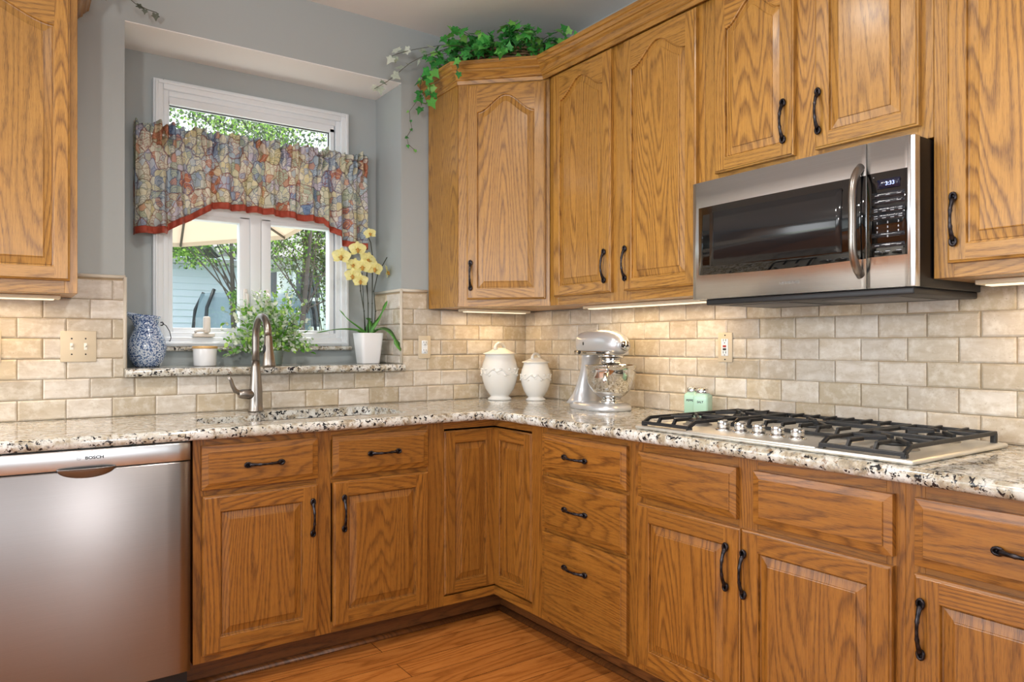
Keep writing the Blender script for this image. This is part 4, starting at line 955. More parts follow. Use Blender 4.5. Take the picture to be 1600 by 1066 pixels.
# ---- leaf clouds
def leaf_shape(kind):
    if kind == 'oval': return [(0, 0), (.28, .12), (.36, .45), (.22, .8), (0, 1), (-.22, .8), (-.36, .45), (-.28, .12)]
    if kind == 'ivy': return [(0, .0), (.22, -.16), (.45, -.10), (.40, .16), (.62, .34), (.36, .46), (.22, .60), (0, 1), (-.22, .60), (-.36, .46), (-.62, .34), (-.40, .16), (-.45, -.10), (-.22, -.16)]
    return [(0, 0), (.3, .5), (0, 1), (-.3, .5)]
def leaves_mesh(name, items, mats, parent=None, kind_='oval', fold=.18, curl=.25, attr=True):
    """items: (pos, direction, up, size)"""
    sh = leaf_shape(kind_); V = []; Fc = []; mi = []; rnd = []
    for pos, d, up, s in items:
        d = Vector(d).normalized(); up = Vector(up); sd = d.cross(up)
        if sd.length < 1e-4: sd = d.orthogonal()
        sd.normalize(); up = sd.cross(d).normalized(); b = len(V); m_ = len(sh)
        # midrib point list: centre vertex for a fold
        V.append(Vector(pos)+d*s*.42-up*s*fold*.3)
        for x, y in sh: V.append(Vector(pos)+d*(s*y)+sd*(s*x)+up*(s*(fold*abs(x)-curl*y*y)))
        k = random.randrange(len(mats)); r_ = random.random()
        for j in range(m_): Fc.append((b, b+1+j, b+1+(j+1) % m_)); mi.append(k); rnd.append(r_)
    me = bpy.data.meshes.new(name); me.from_pydata([tuple(v_) for v_ in V], [], Fc); me.polygons.foreach_set('material_index', mi); me.polygons.foreach_set('use_smooth', [True]*len(Fc))
    at = me.attributes.new('leaf', 'FLOAT', 'FACE'); at.data.foreach_set('value', rnd); me.update()
    return obj(name, me, mats, parent)
def leafmat(name, stops, rough=.45, trans=.25):
    m = Mat(name); at = m.n('ShaderNodeAttribute', attribute_name='leaf').outputs['Fac']; v = m.obj(); n_ = m.noise(v, 120, 2, .5)
    c = m.ramp(at, stops); c = m.mix(m.ramp(n_, [(.35, 0), (.7, .35)]), c, tuple(min(1, x*1.6+.02) for x in stops[len(stops)//2][1]))
    m.set(c, rough, 0, .4); tr = m.n('ShaderNodeBsdfTranslucent'); m.link(c, tr.inputs[0]); mx_ = m.n('ShaderNodeMixShader'); mx_.inputs[0].default_value = trans
    m.link(m.b.outputs[0], mx_.inputs[1]); m.link(tr.outputs[0], mx_.inputs[2]); m.link(mx_.outputs[0], m.N['Material Output'].inputs[0]); return m.m
def rdir(zb=0): 
    v_ = Vector((random.gauss(0, 1), random.gauss(0, 1), random.gauss(0, 1)+zb)); return v_.normalized()
# ---- bushy potted plant
pp = thing('potted_plant', 'bushy variegated leafy plant in a small glass pot behind the faucet', 'plant', (-1.33, .165, SZ))
g = G(); g.lathe([(0, 0), (.036, 0), (.040, .004), (.047, .06), (.049, .068), (.0465, .068), (.043, .06), (.037, .01), (0, .008)], n=30)
g.build('pot', simple('clear_green_glass', '#AFC4B8', .08, 0, .5, Transmission_Weight=.6), pp)
g = G(); g.lathe([(0, .012), (.038, .012), (.044, .058), (0, .061)], n=24); g.build('soil', wall_paint('potting_soil', hexc('#3A2C20'), .9, .4), pp)
random.seed(11); it = []; st = G(); fl = []
for k in range(150):
    a = random.uniform(0, 2*PI); el = random.uniform(-.40, 1.4); L_ = random.uniform(.10, .245)*(1.0 if math.cos(a) < 0 or el > .5 else .80)
    hz = math.cos(el)*(1 if True else 1); tip = Vector((math.cos(a)*hz*1.15, math.sin(a)*hz*.48, max(-.30, math.sin(el))))*L_+Vector((0, 0, .115)); base = Vector((random.uniform(-.02, .02), random.uniform(-.02, .02), .06))
    mid = (tip+base)/2+Vector((0, 0, .03)); st.tube([base, mid, tip], [.0012, .001, .0006], 4, caps=False)
    for i in range(15):
        t = .25+.75*i/14; p = base*(1-t)**2+mid*2*t*(1-t)+tip*t*t; d = rdir(.2)*.9+(tip-base).normalized()*.8
        p = p+rdir()*.006
        if p.y < -.16: p.y = -.16
        it.append((p, d, rdir(1.2), random.uniform(.014, .027)))
    if random.random() < .25: fl.append(tip)
st.build('stems', leafmat('green_stem', [(0, hexc('#4E7A35')), (1, hexc('#6C9446'))]), pp)
LG = leafmat('fresh_green_leaf', [(0, hexc('#4A8A30')), (.5, hexc('#7DB548')), (1, hexc('#BAD873'))]); LV = leafmat('variegated_leaf', [(0, hexc('#7FAE6A')), (.5, hexc('#DCE8CE')), (1, hexc('#F0F3E6'))])
leaves_mesh('foliage', it, [LG, LG, LV, LV], pp, 'oval')
it = []
for p in fl:
    for k in range(8): a = 2*PI*k/8; it.append((p, (math.cos(a), math.sin(a)*.8, .3), (0, 0, 1), .015))
leaves_mesh('blossoms', it, [leafmat('pale_lilac_petal', [(0, hexc('#D9D2E6')), (1, hexc('#F3F0F7'))])], pp, 'oval')
# ---- orchid
oc = thing('orchid', 'yellow moth orchid in a tapered white pot on the sill end', 'orchid', (-.873, .130, SZ))
g = G()
def rsq(hw, z, k=.3): 
    ps = []; q = hw*k
    for cx, cy, a0 in ((1, 1, 0), (-1, 1, 90), (-1, -1, 180), (1, -1, 270)):
        for i in range(6): a = math.radians(a0+18*i); ps.append(Vector((cx*(hw-q)+q*math.cos(a), cy*(hw-q)+q*math.sin(a), z)))
    return ps
g.ring_tube([rsq(.044, 0), rsq(.046, .003), rsq(.061, .150), rsq(.060, .152), rsq(.056, .150), rsq(.054, .135)]); g.build('pot', simple('white_glazed_pot', '#ECECEE', .2), oc)
g = G(); g.ring_tube([rsq(.052, .12), rsq(.055, .139)]); g.build('bark_mix', wall_paint('orchid_bark', hexc('#5A4632'), .9, .6), oc)
def strap_leaf(g, pts, wid, up=Vector((0, 0, 1)), th=.0015):
    P_ = [Vector(p) for p in pts]; N_ = 14; out = []
    for i in range(N_+1):
        t = i/N_*(len(P_)-1); k = min(int(t), len(P_)-2); f = t-k
        p0, p1, p2, p3 = P_[max(0, k-1)], P_[k], P_[k+1], P_[min(len(P_)-1, k+2)]
        c_ = .5*((2*p1)+(p2-p0)*f+(2*p0-5*p1+4*p2-p3)*f*f+(-p0+3*p1-3*p2+p3)*f**3); out.append(c_)
    rings = []
    for i, p in enumerate(out):
        d = (out[min(i+1, N_)]-out[max(0, i-1)]).normalized(); sd = d.cross(up).normalized(); u_ = sd.cross(d); t = i/N_; w_ = wid*(.35+.65*math.sin(PI*min(1, t*1.15+.12)**.9) if t < .8 else math.sqrt(max(0, 1-((t-.6)/.4)**2))*1.0)
        w_ = max(w_, .0008)
        rings.append([p+sd*w_, p+u_*(-.12*w_)+u_*th*.5, p-sd*w_, p-u_*.12*w_-u_*th*.5])
    rings = [[r[0]+Vector((0, 0, .18*abs((r[0]-r[1]).length))), r[1], r[2]+Vector((0, 0, .18*abs((r[0]-r[1]).length))), r[3]] for r in rings]
    g.ring_tube(rings)
OLF = Mat('orchid_leaf'); OLF.set(OLF.mix(OLF.noise(OLF.obj(), 12, 2, .5), hexc('#2F7A2A'), hexc('#6FA84A')), .3, 0, .5); OLF = OLF.m
for pts, w_, u_ in (([(.0, .0, .14), (-.05, -.01, .175), (-.11, -.015, .215), (-.155, -.015, .262)], .014, (0, 0, 1)), ([(-.01, 0, .14), (-.08, -.02, .165), (-.17, -.03, .168), (-.275, -.035, .150)], .026, (0, 0, 1)),
                  ([(.005, 0, .14), (.03, -.01, .19), (.055, -.015, .23), (.095, -.02, .315)], .014, (-.8, -.4, .3)), ([(.01, 0, .14), (.045, -.045, .172), (.078, -.10, .148), (.102, -.155, .062)], .030, (.1, -.4, 1)), ([(.0, .01, .14), (.03, .04, .19), (.03, .07, .23)], .022, (0, 0, 1))):
    g = G(); strap_leaf(g, pts, w_, Vector(u_)); g.build('leaf', OLF, oc)
STM = simple('dark_orchid_stem', '#2F3524', .5); 
stems = [[(-.012, 0, .14), (-.022, 0, .26), (-.040, 0, .36), (-.045, -.005, .44), (-.075, -.01, .50)], [(.0, .0, .14), (.0, 0, .30), (-.012, 0, .42), (-.002, -.01, .50), (.012, -.015, .53)], [(.022, .005, .14), (.024, .005, .30), (.024, 0, .46), (.018, -.01, .54), (.005, -.02, .60), (-.02, -.03, .64)], [(.03, 0, .14), (.040, 0, .26), (.030, 0, .36), (.052, 0, .45), (.098, -.01, .535)]]
for s_ in stems:
    g = G(); g.tube(s_, .0024, 7)
    for q in s_[1:4]: g.sphere(q, .0038, 8, (1, 1, 1.4))
    g.build('stem', STM, oc)
g = G(); g.tube([(-.015, .004, .13), (-.03, .004, .45)], .0018, 6); g.tube([(.024, .009, .13), (.026, .009, .50)], .0018, 6); g.tube([(.004, .004, .13), (-.004, .004, .47)], .0018, 6); g.build('stakes', simple('dark_stake', '#1E2A20', .5), oc)
PET = leafmat('yellow_petal', [(0, hexc('#F0E99C')), (.5, hexc('#F5F1B8')), (1, hexc('#ECE284'))], .5, .35); LIPM = simple('rust_lip', '#B98A3A', .5)
def petal(g, c, ax, sd, L_, W_, n_):
    rows = []
    for i in range(6):
        t = i/5; w_ = W_*math.sin(PI*(.08+.84*t)**.8); rows.append([g.bm.verts.new(c+ax*(L_*t)+sd*(w_*q)+n_*(.10*L_*(q*q)+.12*L_*t*t*-1)) for q in (-1, -.5, 0, .5, 1)])
    for A, B in zip(rows, rows[1:]):
        for j in range(4): g.face([A[j], A[j+1], B[j+1], B[j]], smooth=True)
fm = []
def flower(loc, face, s=.033, roll=0):
    n_ = Vector(face).normalized(); up = Vector((0, 0, 1)); up = (up-n_*up.dot(n_)).normalized(); rt_ = up.cross(n_); g = G()
    def di(a): return up*math.cos(a+roll)+rt_*math.sin(a+roll)
    c = Vector((0, 0, 0))
    for a, L_, W_ in ((0, 1, .36), (2.15, .95, .34), (-2.15, .95, .34)): d_ = di(a); petal(g, c-n_*.002, d_, d_.cross(n_), s*L_, s*W_, n_)
    for a in (1.25, -1.25): d_ = di(a); petal(g, c, d_, d_.cross(n_), s*1.05, s*.62, n_)
    me_o = g.build('flower', PET, oc, recalc=False); me_o.location = loc
    g = G(); g.sphere(n_*s*.12, s*.16, 8); g.sphere(n_*s*.2+di(PI)*s*.22, s*.17, 8, (1, 1, 1.4)); g.tube([n_*s*.2+di(2.2)*s*.15, n_*s*.34+di(1.9)*s*.3], s*.05, 5); g.tube([n_*s*.2+di(-2.2)*s*.15, n_*s*.34+di(-1.9)*s*.3], s*.05, 5)
    g.build('lip', LIPM, me_o); return me_o
for l_, f_, s_ in (((-.150, -.025, .520), (-.5, -1, -.1), .052), ((-.066, -.025, .560), (-.25, -1, .1), .050), ((-.048, -.04, .474), (-.4, -1, .05), .050), ((-.094, -.03, .430), (-.5, -.9, -.2), .046), ((-.010, -.02, .512), (.1, -1, .1), .052), ((.012, -.05, .468), (-.1, -1, -.1), .048), ((-.060, -.045, .405), (-.4, -1, -.3), .044), ((-.010, -.045, .640), (-.3, -1, .2), .036), ((.098, -.01, .46), (.9, -.5, .1), .042), ((-.085, -.02, .482), (-.6, -.8, .2), .046)):
    flower(Vector(l_), f_, s_*.86, random.uniform(-.3, .3))
# ------------------------------------------------------------------ valance
def fabric():
    m = Mat('scallop_print_fabric'); uv = m.n('ShaderNodeUVMap', uv_map='cloth').outputs[0]
    wv = m.n('ShaderNodeVectorMath', operation='MULTIPLY_ADD'); m.link(m.noise(uv, 22, 2, .5, 0, 1), wv.inputs[0]); wv.inputs[1].default_value = (.035, .035, 0); m.link(uv, wv.inputs[2]); vv = wv.outputs[0]
    col = None
    # two scales of motifs: big patches of colour, small cloud lobes outlined and ringed over them
    def cells(scale, rnd, sh):
        mp_ = m.mapping(vv, (1, 1, 1), sh); vo = m.n('ShaderNodeTexVoronoi', feature='F1', voronoi_dimensions='2D'); vo.inputs['Scale'].default_value = scale; vo.inputs['Randomness'].default_value = rnd; m.link(mp_, vo.inputs['Vector'])
        ps = m.n('ShaderNodeVectorMath', operation='ADD'); m.link(vo.outputs['Position'], ps.inputs[0]); ps.inputs[1].default_value = (0, -.45/scale, 0)
        sb = m.n('ShaderNodeVectorMath', operation='SUBTRACT'); m.link(mp_, sb.inputs[0]); m.link(ps.outputs[0], sb.inputs[1]); ln = m.n('ShaderNodeVectorMath', operation='LENGTH'); m.link(sb.outputs[0], ln.inputs[0])
        sep = m.n('ShaderNodeSeparateColor'); m.link(vo.outputs['Color'], sep.inputs[0]); ed = m.n('ShaderNodeTexVoronoi', feature='DISTANCE_TO_EDGE', voronoi_dimensions='2D'); ed.inputs['Scale'].default_value = scale; ed.inputs['Randomness'].default_value = rnd; m.link(mp_, ed.inputs['Vector'])
        return sep.outputs, m.math('MULTIPLY', ln.outputs['Value'], scale), ed.outputs['Distance']
    A, dA, eA = cells(12, .8, (0, 0, 0)); B, dB, eB = cells(31, .75, (3, 5, 0))
    base = m.ramp(A[0], [(0, hexc('#E3E1D2')), (.22, hexc('#BCCBD4')), (.38, hexc('#E0DDC2')), (.52, hexc('#BFC8B4')), (.64, hexc('#C98B70')), (.72, hexc('#8FA6C4')), (.80, hexc('#E2D8B0')), (.90, hexc('#D3CEDA'))], 'CONSTANT')
    lobe = m.ramp(B[0], [(0, hexc('#ECE9DC')), (.3, hexc('#C4D0DA')), (.5, hexc('#E6DFC0')), (.66, hexc('#C3CBB6')), (.82, hexc('#D39A80')), (.9, hexc('#A6B6D0'))], 'CONSTANT')
    c = m.mix(m.math('MULTIPLY', m.math('GREATER_THAN', B[1], .45), .75), base, lobe)
    line = m.ramp(A[1], [(0, hexc('#41608F')), (.35, hexc('#9A4634')), (.55, hexc('#5F6F58')), (.75, hexc('#6E7FA8')), (.9, hexc('#8A6A3E'))], 'CONSTANT')
    ring = m.ramp(m.math('FRACT', m.math('MULTIPLY', dB, 3.2)), [(0, 1), (.16, .8), (.28, 0)])
    c = m.mix(m.math('MULTIPLY', m.math('MULTIPLY', ring, m.math('GREATER_THAN', B[2], .5)), .7), c, line)
    c = m.mix(m.ramp(eB, [(.03, .55), (.08, 0)]), c, line)
    ringA = m.ramp(m.math('FRACT', m.math('MULTIPLY', dA, 4.0)), [(0, 1), (.10, .8), (.16, 0)])
    c = m.mix(m.math('MULTIPLY', m.math('MULTIPLY', ringA, m.math('GREATER_THAN', A[2], .6)), .6), c, hexc('#F2EFE2'))
    c = m.mix(m.ramp(eA, [(.018, .7), (.045, 0)]), c, m.mix(.5, line, hexc('#8A4A3C')))
    m.set(c, .85, 0, .2); wvv = m.noise(m.mapping(uv, (900, 900, 1)), 1, 1, .5); m.bump(wvv, .3, .0005)
    tr = m.n('ShaderNodeBsdfTranslucent'); m.link(c, tr.inputs[0]); mx_ = m.n('ShaderNodeMixShader'); mx_.inputs[0].default_value = .25; m.link(m.b.outputs[0], mx_.inputs[1]); m.link(tr.outputs[0], mx_.inputs[2]); m.link(mx_.outputs[0], m.N['Material Output'].inputs[0]); return m.m
FAB = fabric(); RED = Mat('rust_red_trim'); RED.set(RED.mix(RED.noise(RED.obj(), 60, 2, .5), hexc('#933727'), hexc('#A94A33')), .7); RED = RED.m
vl = thing('window_valance', 'gathered colourful scallop print valance with rust red hem at the window', 'valance', (-1.365, .235, 2.08))
def vbottom(x):   # x local -.53..+.53 -> bottom z (world)
    P_ = [(-.53, 1.676), (-.405, 1.684), (-.40, 1.70), (-.31, 1.75), (-.225, 1.805), (-.22, 1.815), (0, 1.812), (.14, 1.805), (.16, 1.800), (.30, 1.795), (.31, 1.775), (.385, 1.735), (.39, 1.70), (.44, 1.685), (.53, 1.683)]
    for a, b in zip(P_, P_[1:]):
        if a[0] <= x <= b[0]: return a[1]+(b[1]-a[1])*(x-a[0])/(b[0]-a[0])
    return 1.68
random.seed(5); fph = [random.uniform(0, 6.28) for _ in range(8)]
def vmesh(part):
    bm = bmesh.new(); uvl = bm.loops.layers.uv.new('cloth'); NX = 640; rows = []
    s_arr = []; s = 0
    if part == 'cloth': tt = [2.16, 2.148, 2.134, 2.124, 2.112, 2.096, 2.080, 2.066, 2.056, 2.044, .12, .3, .5, .7, .88, 1.0]
    else: tt = [0, .3, .6, 1]
    for i in range(NX+1):
        q = i/NX; ret = .075/(1.06+.15)            # share used by each return to the wall
        if q < ret: x, yb = -.53, -(q/ret)*.065+.062
        elif q > 1-ret: x, yb = .53, -((1-q)/ret)*.065+.062
        else: x = -.53+1.06*(q-ret)/(1-2*ret); yb = -.003
        ph = q*2*PI; f = .6*math.asin(.97*math.sin(ph*15+1.3*math.sin(ph*3+fph[0])))+.25*math.sin(ph*31+fph[1]+math.sin(ph*5)); fr = math.sin(ph*33+2*math.sin(ph*7+fph[2]))+.45*math.sin(ph*52+fph[3])+.5*math.sin(ph*19+fph[4])
        edge = 1 if ret < q < 1-ret else .25
        zb = vbottom(max(-.53, min(.53, x)))-2.08; zt = 2.166-2.08+.002*fr+.008*math.sin(ph*19+1.5*math.sin(ph*5))+.006*math.sin(ph*8); col = []
        hem = .031; zh = zb+hem
        for t in tt:
            if part == 'cloth': z = (t-2.08+(zt-.086)*(t-2.1)/.06*(t > 2.1)) if t > 1.5 else -.036+(zh-.003+.036)*t
            else: z = zh+(zb-zh)*t
            zz = z+2.08
            if part == 'cloth' and t > 1.5:
                pin = {2.124: .35, 2.056: .2, 2.066: .55, 2.044: .5}.get(t, 1.0); y = yb+.006-(.015*pin)*fr*edge-.014*pin-(.004*f*edge if t > 2.13 else 0)
            else:
                k = min(1, (2.06-zz)/.16); y = yb-(.006+.020*k)*f*edge-.002*fr*edge*(1-k)-.004*k
            if part != 'cloth': y -= .0012
            col.append((bm.verts.new((x, y, z)), (q*1.9, z)))
        rows.append(col)
    for A, B in zip(rows, rows[1:]):
        for j in range(len(tt)-1):
            f_ = bm.faces.new([A[j][0], B[j][0], B[j+1][0], A[j+1][0]]); f_.smooth = True
            for l, (_, u_) in zip(f_.loops, (A[j], B[j], B[j+1], A[j+1])): l[uvl].uv = u_
    return bm
o_ = obj('cloth', vmesh('cloth'), FAB, vl); m_ = o_.modifiers.new('t', 'SOLIDIFY'); m_.thickness = .0012
o_ = obj('hem_band', vmesh('hem'), RED, vl); m_ = o_.modifiers.new('t', 'SOLIDIFY'); m_.thickness = .0014
g = G(); g.tube([(-.53, .064, .035), (-.528, .01, .035), (-.515, .004, .035), (.515, .004, .035), (.528, .01, .035), (.53, .064, .035)], .004, 8); g.build('curtain_rod', simple('white_rod', '#E8E8E8', .4), vl)
# ------------------------------------------------------------------ basket of ivy on the corner cabinet
random.seed(21)
WICK = Mat('woven_wicker'); WICK.set(WICK.mix(WICK.noise(WICK.mapping(WICK.obj(), (30, 30, 120)), 1, 2, .6), hexc('#8A6F4E'), hexc('#4E3A26')), .7); WICK = WICK.m
bk = thing('wicker_basket', 'low brown wicker basket standing on the corner wall cabinet', 'basket', (-.375, -.375, UZ1+.0005), -PI/4)
g = G(); RXb, RYb = .185, .115
for k in range(9):
    z = .006+.0125*k; f_ = .86+.14*math.sin(PI/2*min(1, k/8)); n = 72; pts = []
    for i in range(n):
        a = 2*PI*i/n; o_ = .0035*(1 if (i//2+k) % 2 else -1); pts.append(((RXb*f_+o_)*math.cos(a), (RYb*f_+o_)*math.sin(a), z))
    g.tube(pts, .0052, 6, close=True)
for i in range(30): a = 2*PI*i/30; g.tube([(RXb*.86*math.cos(a), RYb*.86*math.sin(a), .0), (RXb*math.cos(a), RYb*math.sin(a), .118)], .003, 5)
g.lathe([(0, .001), (.86, .001), (.86, .004), (0, .004)], sx=RXb, sy=RYb, n=32); g.build('woven_body', WICK, bk)
g = G(); g.tube([((RXb+.002)*math.cos(2*PI*i/40), (RYb+.002)*math.sin(2*PI*i/40), .121) for i in range(40)], .008, 8, close=True); g.build('rim', WICK, bk)
IVM = leafmat('ivy_leaf', [(0, hexc('#1F5A2B')), (.35, hexc('#2F8A3C')), (.75, hexc('#4FA84A')), (1, hexc('#8CC060'))], .4, .2)
IVP = leafmat('pale_ivy_leaf', [(0, hexc('#93A391')), (.5, hexc('#B9C3B4')), (1, hexc('#D3D9CE'))], .5, .2)
VINE = simple('ivy_vine', '#4A4A38', .6)
iv = thing('trailing_ivy', 'bushy green ivy filling the basket and trailing over the cabinet top', 'plant', (-.375, -.375, UZ1+.10))
def clampw(p, org):     # keep inside the room: off walls, ceiling and cabinet front
    w_ = p+org; w_.x = min(w_.x, -.03); w_.y = min(w_.y, -.03); w_.z = min(w_.z, H-.02); return w_-org
org = Vector((-.375, -.375, UZ1+.10)); items = []; sg = G()
for k in range(95):
    a = random.uniform(0, 2*PI); rr0 = random.uniform(.02, .11); base = Vector((rr0*math.cos(a), rr0*math.sin(a), -.02))
    L_ = random.uniform(.08, .24); dirn = Vector((math.cos(a), math.sin(a), 0))
    along = abs(dirn.dot(Vector((.707, -.707, 0)))); L_ *= .55+.75*along
    tip = base+dirn*L_+Vector((0, 0, random.uniform(.0, .135)*(1.1-along*.45))); mid = (base+tip)/2+Vector((0, 0, .07))
    pts = [clampw(base*(1-t)**2+mid*2*t*(1-t)+tip*t*t, org) for t in [i/6 for i in range(7)]]; sg.tube(pts, .0016, 4, caps=False)
    for i in range(1, 7):
        for q in range(2 if i > 2 else 1):
            p = clampw(pts[i]+rdir()*.018, org); items.append((p, (dirn*.4+rdir()*.8), Vector((-.5, -.6, .9))+rdir()*.45, random.uniform(.026, .048)))
# runners: left towards the wall, down the cabinet side, over the crown, right along the crown
def runner(pts, n_, sz, pale=0, jit=.012):
    pts = [Vector(p)-org for p in pts]; out = []
    m_ = len(pts)-1
    for i in range(n_+1):
        t = i/n_*m_; k = min(int(t), m_-1); f = t-k; p0, p1, p2, p3 = pts[max(0, k-1)], pts[k], pts[k+1], pts[min(m_, k+2)]
        out.append(.5*((2*p1)+(p2-p0)*f+(2*p0-5*p1+4*p2-p3)*f*f+(-p0+3*p1-3*p2+p3)*f**3))
    sg.tube(out, .0015, 4)
    for i, p in enumerate(out[1:], 1):
        (pale_items if i/n_ > 1-pale else items).append((p+rdir()*jit, rdir()*.8+(out[i]-out[i-1]).normalized()*.5+Vector((0, 0, -.2)), Vector((-.5, -.9, .5))+rdir()*.4, sz*random.uniform(.7, 1.2)))
pale_items = []
runner([(-.45, -.30, 2.57), (-.58, -.28, 2.62), (-.70, -.20, 2.61), (-.80, -.12, 2.59), (-.86, -.10, 2.56)], 12, .042, .55)
runner([(-.46, -.32, 2.57), (-.60, -.30, 2.60), (-.70, -.24, 2.57), (-.76, -.12, 2.55), (-.84, -.06, 2.47), (-.92, -.05, 2.41)], 13, .036, .5)
runner([(-.48, -.30, 2.57), (-.62, -.25, 2.55), (-.70, -.20, 2.50), (-.695, -.18, 2.44), (-.70, -.20, 2.37)], 15, .042, 0)
runner([(-.48, -.28, 2.57), (-.60, -.18, 2.55), (-.69, -.12, 2.50), (-.70, -.09, 2.43), (-.695, -.10, 2.36)], 14, .040, 0)
runner([(-.46, -.36, 2.58), (-.56, -.44, 2.56), (-.62, -.43, 2.53), (-.66, -.41, 2.50), (-.67, -.39, 2.44)], 8, .040, 0)
runner([(-.40, -.44, 2.58), (-.48, -.52, 2.55), (-.53, -.57, 2.53), (-.55, -.57, 2.49)], 6, .040, 0)
runner([(-.30, -.46, 2.58), (-.26, -.62, 2.56), (-.27, -.74, 2.54), (-.30, -.80, 2.53)], 12, .042, 0)
runner([(-.34, -.44, 2.58), (-.28, -.56, 2.60), (-.22, -.68, 2.57), (-.27, -.86, 2.545)], 9, .040, 0)
runner([(-.42, -.34, 2.60), (-.52, -.30, 2.66), (-.60, -.28, 2.70)], 5, .040, 0)
runner([(-.66, -.24, 2.46), (-.70, -.10, 2.40), (-.735, -.04, 2.33), (-.71, -.03, 2.27), (-.745, -.03, 2.20), (-.70, -.03, 2.16)], 8, .016, 0, .006)
sg.build('vines', VINE, iv); leaves_mesh('foliage', items, [IVM], iv, 'ivy', .10, .25); leaves_mesh('pale_foliage', pale_items, [IVP], iv, 'ivy', .10, .25)
# sparse ivy on the left cabinet, its thin tendril hanging out along the wall
iv2 = thing('trailing_ivy', 'thin ivy tendril hanging out from the top of the left wall cabinet', 'plant', (-2.25, -.18, UZ1+.0005))
org = Vector((-2.25, -.18, UZ1+.0005)); sg = G(); items = []; pale_items = []
runner([(-2.30, -.16, 2.50), (-2.16, -.12, 2.56), (-2.06, -.10, 2.60), (-1.99, -.09, 2.56), (-1.93, -.08, 2.525), (-1.86, -.075, 2.515)], 9, .026, 0, .008)
runner([(-2.30, -.16, 2.50), (-2.14, -.10, 2.60), (-2.02, -.08, 2.61), (-1.93, -.08, 2.60)], 8, .026, 0, .008)
runner([(-2.30, -.16, 2.50), (-2.20, -.2, 2.56), (-2.08, -.22, 2.53), (-2.07, -.24, 2.48)], 8, .04, 0, .01)
for k in range(60): items.append((Vector((random.uniform(-.3, .12), random.uniform(-.1, .1), random.uniform(.02, .10))), rdir(.3), Vector((-.2, -.6, 1))+rdir()*.4, random.uniform(.03, .05)))
sg.tube([(-.1, 0, 0), (-.05, .02, .05), (0, 0, .06)], .002, 4)
sg.build('vines', VINE, iv2); leaves_mesh('foliage', items, [leafmat('grey_green_leaf', [(0, hexc('#4A5246')), (1, hexc('#6D7468'))], .6, .1)], iv2, 'ivy', .1, .25)

# ------------------------------------------------------------------ outside the window
random.seed(33)
GR = Mat('lawn'); GR.set(GR.mix(GR.noise(GR.obj(), 5, 4, .6), hexc('#4F7A34'), hexc('#86A455')), .9); GR = GR.m
quadbox('ground', -14, 22, .6, 34, -.6, -.5, GR)
quadbox('ground_bounce_slab', -6, 5, .45, 5.2, -.52, -.45, wall_paint('pale_bounce', hexc('#D8D3CA'), .85, .2))  # unseen pale slab added to bounce sunlight up to the recess soffit
def siding(name, label, x0, x1, y0, y1, z0, z1, colr, roofc, ridge, cat='shed'):
    t = thing(name, label, cat, ((x0+x1)/2, (y0+y1)/2, z0)); cx, cy = (x0+x1)/2, (y0+y1)/2
    m = simple(name+'_siding', colr, .6); g = G(); n = int((z1-z0)/.095)
    g.box(x0-cx+.02, x1-cx-.02, y0-cy+.03, y1-cy, 0, z1-z0)
    for k in range(n):      # lapped boards, slightly proud at their lower edge
        za, zb_ = k*(z1-z0)/n, (k+1)*(z1-z0)/n
        g.face([(x0-cx, y0-cy-.012, za), (x1-cx, y0-cy-.012, za), (x1-cx, y0-cy+.008, zb_), (x0-cx, y0-cy+.008, zb_)]); g.face([(x0-cx, y0-cy+.008, za), (x1-cx, y0-cy+.008, za), (x1-cx, y0-cy-.012, za), (x0-cx, y0-cy-.012, za)])
    g.build('siding_wall', m, t, recalc=False); h_ = z1-z0
    g = G(); 
    for s_ in (-1, 1): g.ring_tube([[(xx, s_*((y1-y0)/2+.35), h_-.05), (xx, 0, h_+ridge), (xx, 0, h_+ridge-.08), (xx, s_*((y1-y0)/2+.35), h_-.13)] for xx in (x0-cx-.3, x1-cx+.3)], smooth=False)
    g.build('roof', simple(name+'_roof', roofc, .8), t); return t
sh = siding('garden_shed', 'pale blue clapboard building seen through the left casement', -6.5, .95, 8.0, 11, -.5, 2.46, '#D3E0EE', '#A0A4A8', .03)
hs = siding('neighbour_house', 'pale house with white framed windows seen through the right casement', 1.35, 9.5, 12, 18, -.5, 3.05, '#DDE4E8', '#8A8B8B', 1.2, 'house')
DG = simple('dark_window_glass', '#39454C', .1, 0, .6)
for k, (x, w_) in enumerate(((2.2, .7), (3.15, .55), (4.1, .75), (6.2, .8))):
    lx = x-(1.35+9.5)/2; ly = 12-15-.06; g = G(); frame(g, lx-w_, lx+w_*.2, 2.0, 3.3, .07, ly, ly+.06); g.box(lx-w_, lx+w_*.2, ly, ly+.05, 2.62, 2.69); f_ = g.build('window_frame', WHITE, hs); g = G(); g.box(lx-w_+.06, lx+w_*.2-.06, ly+.02, ly+.03, 2.06, 3.24); g.build('pane', DG, f_)
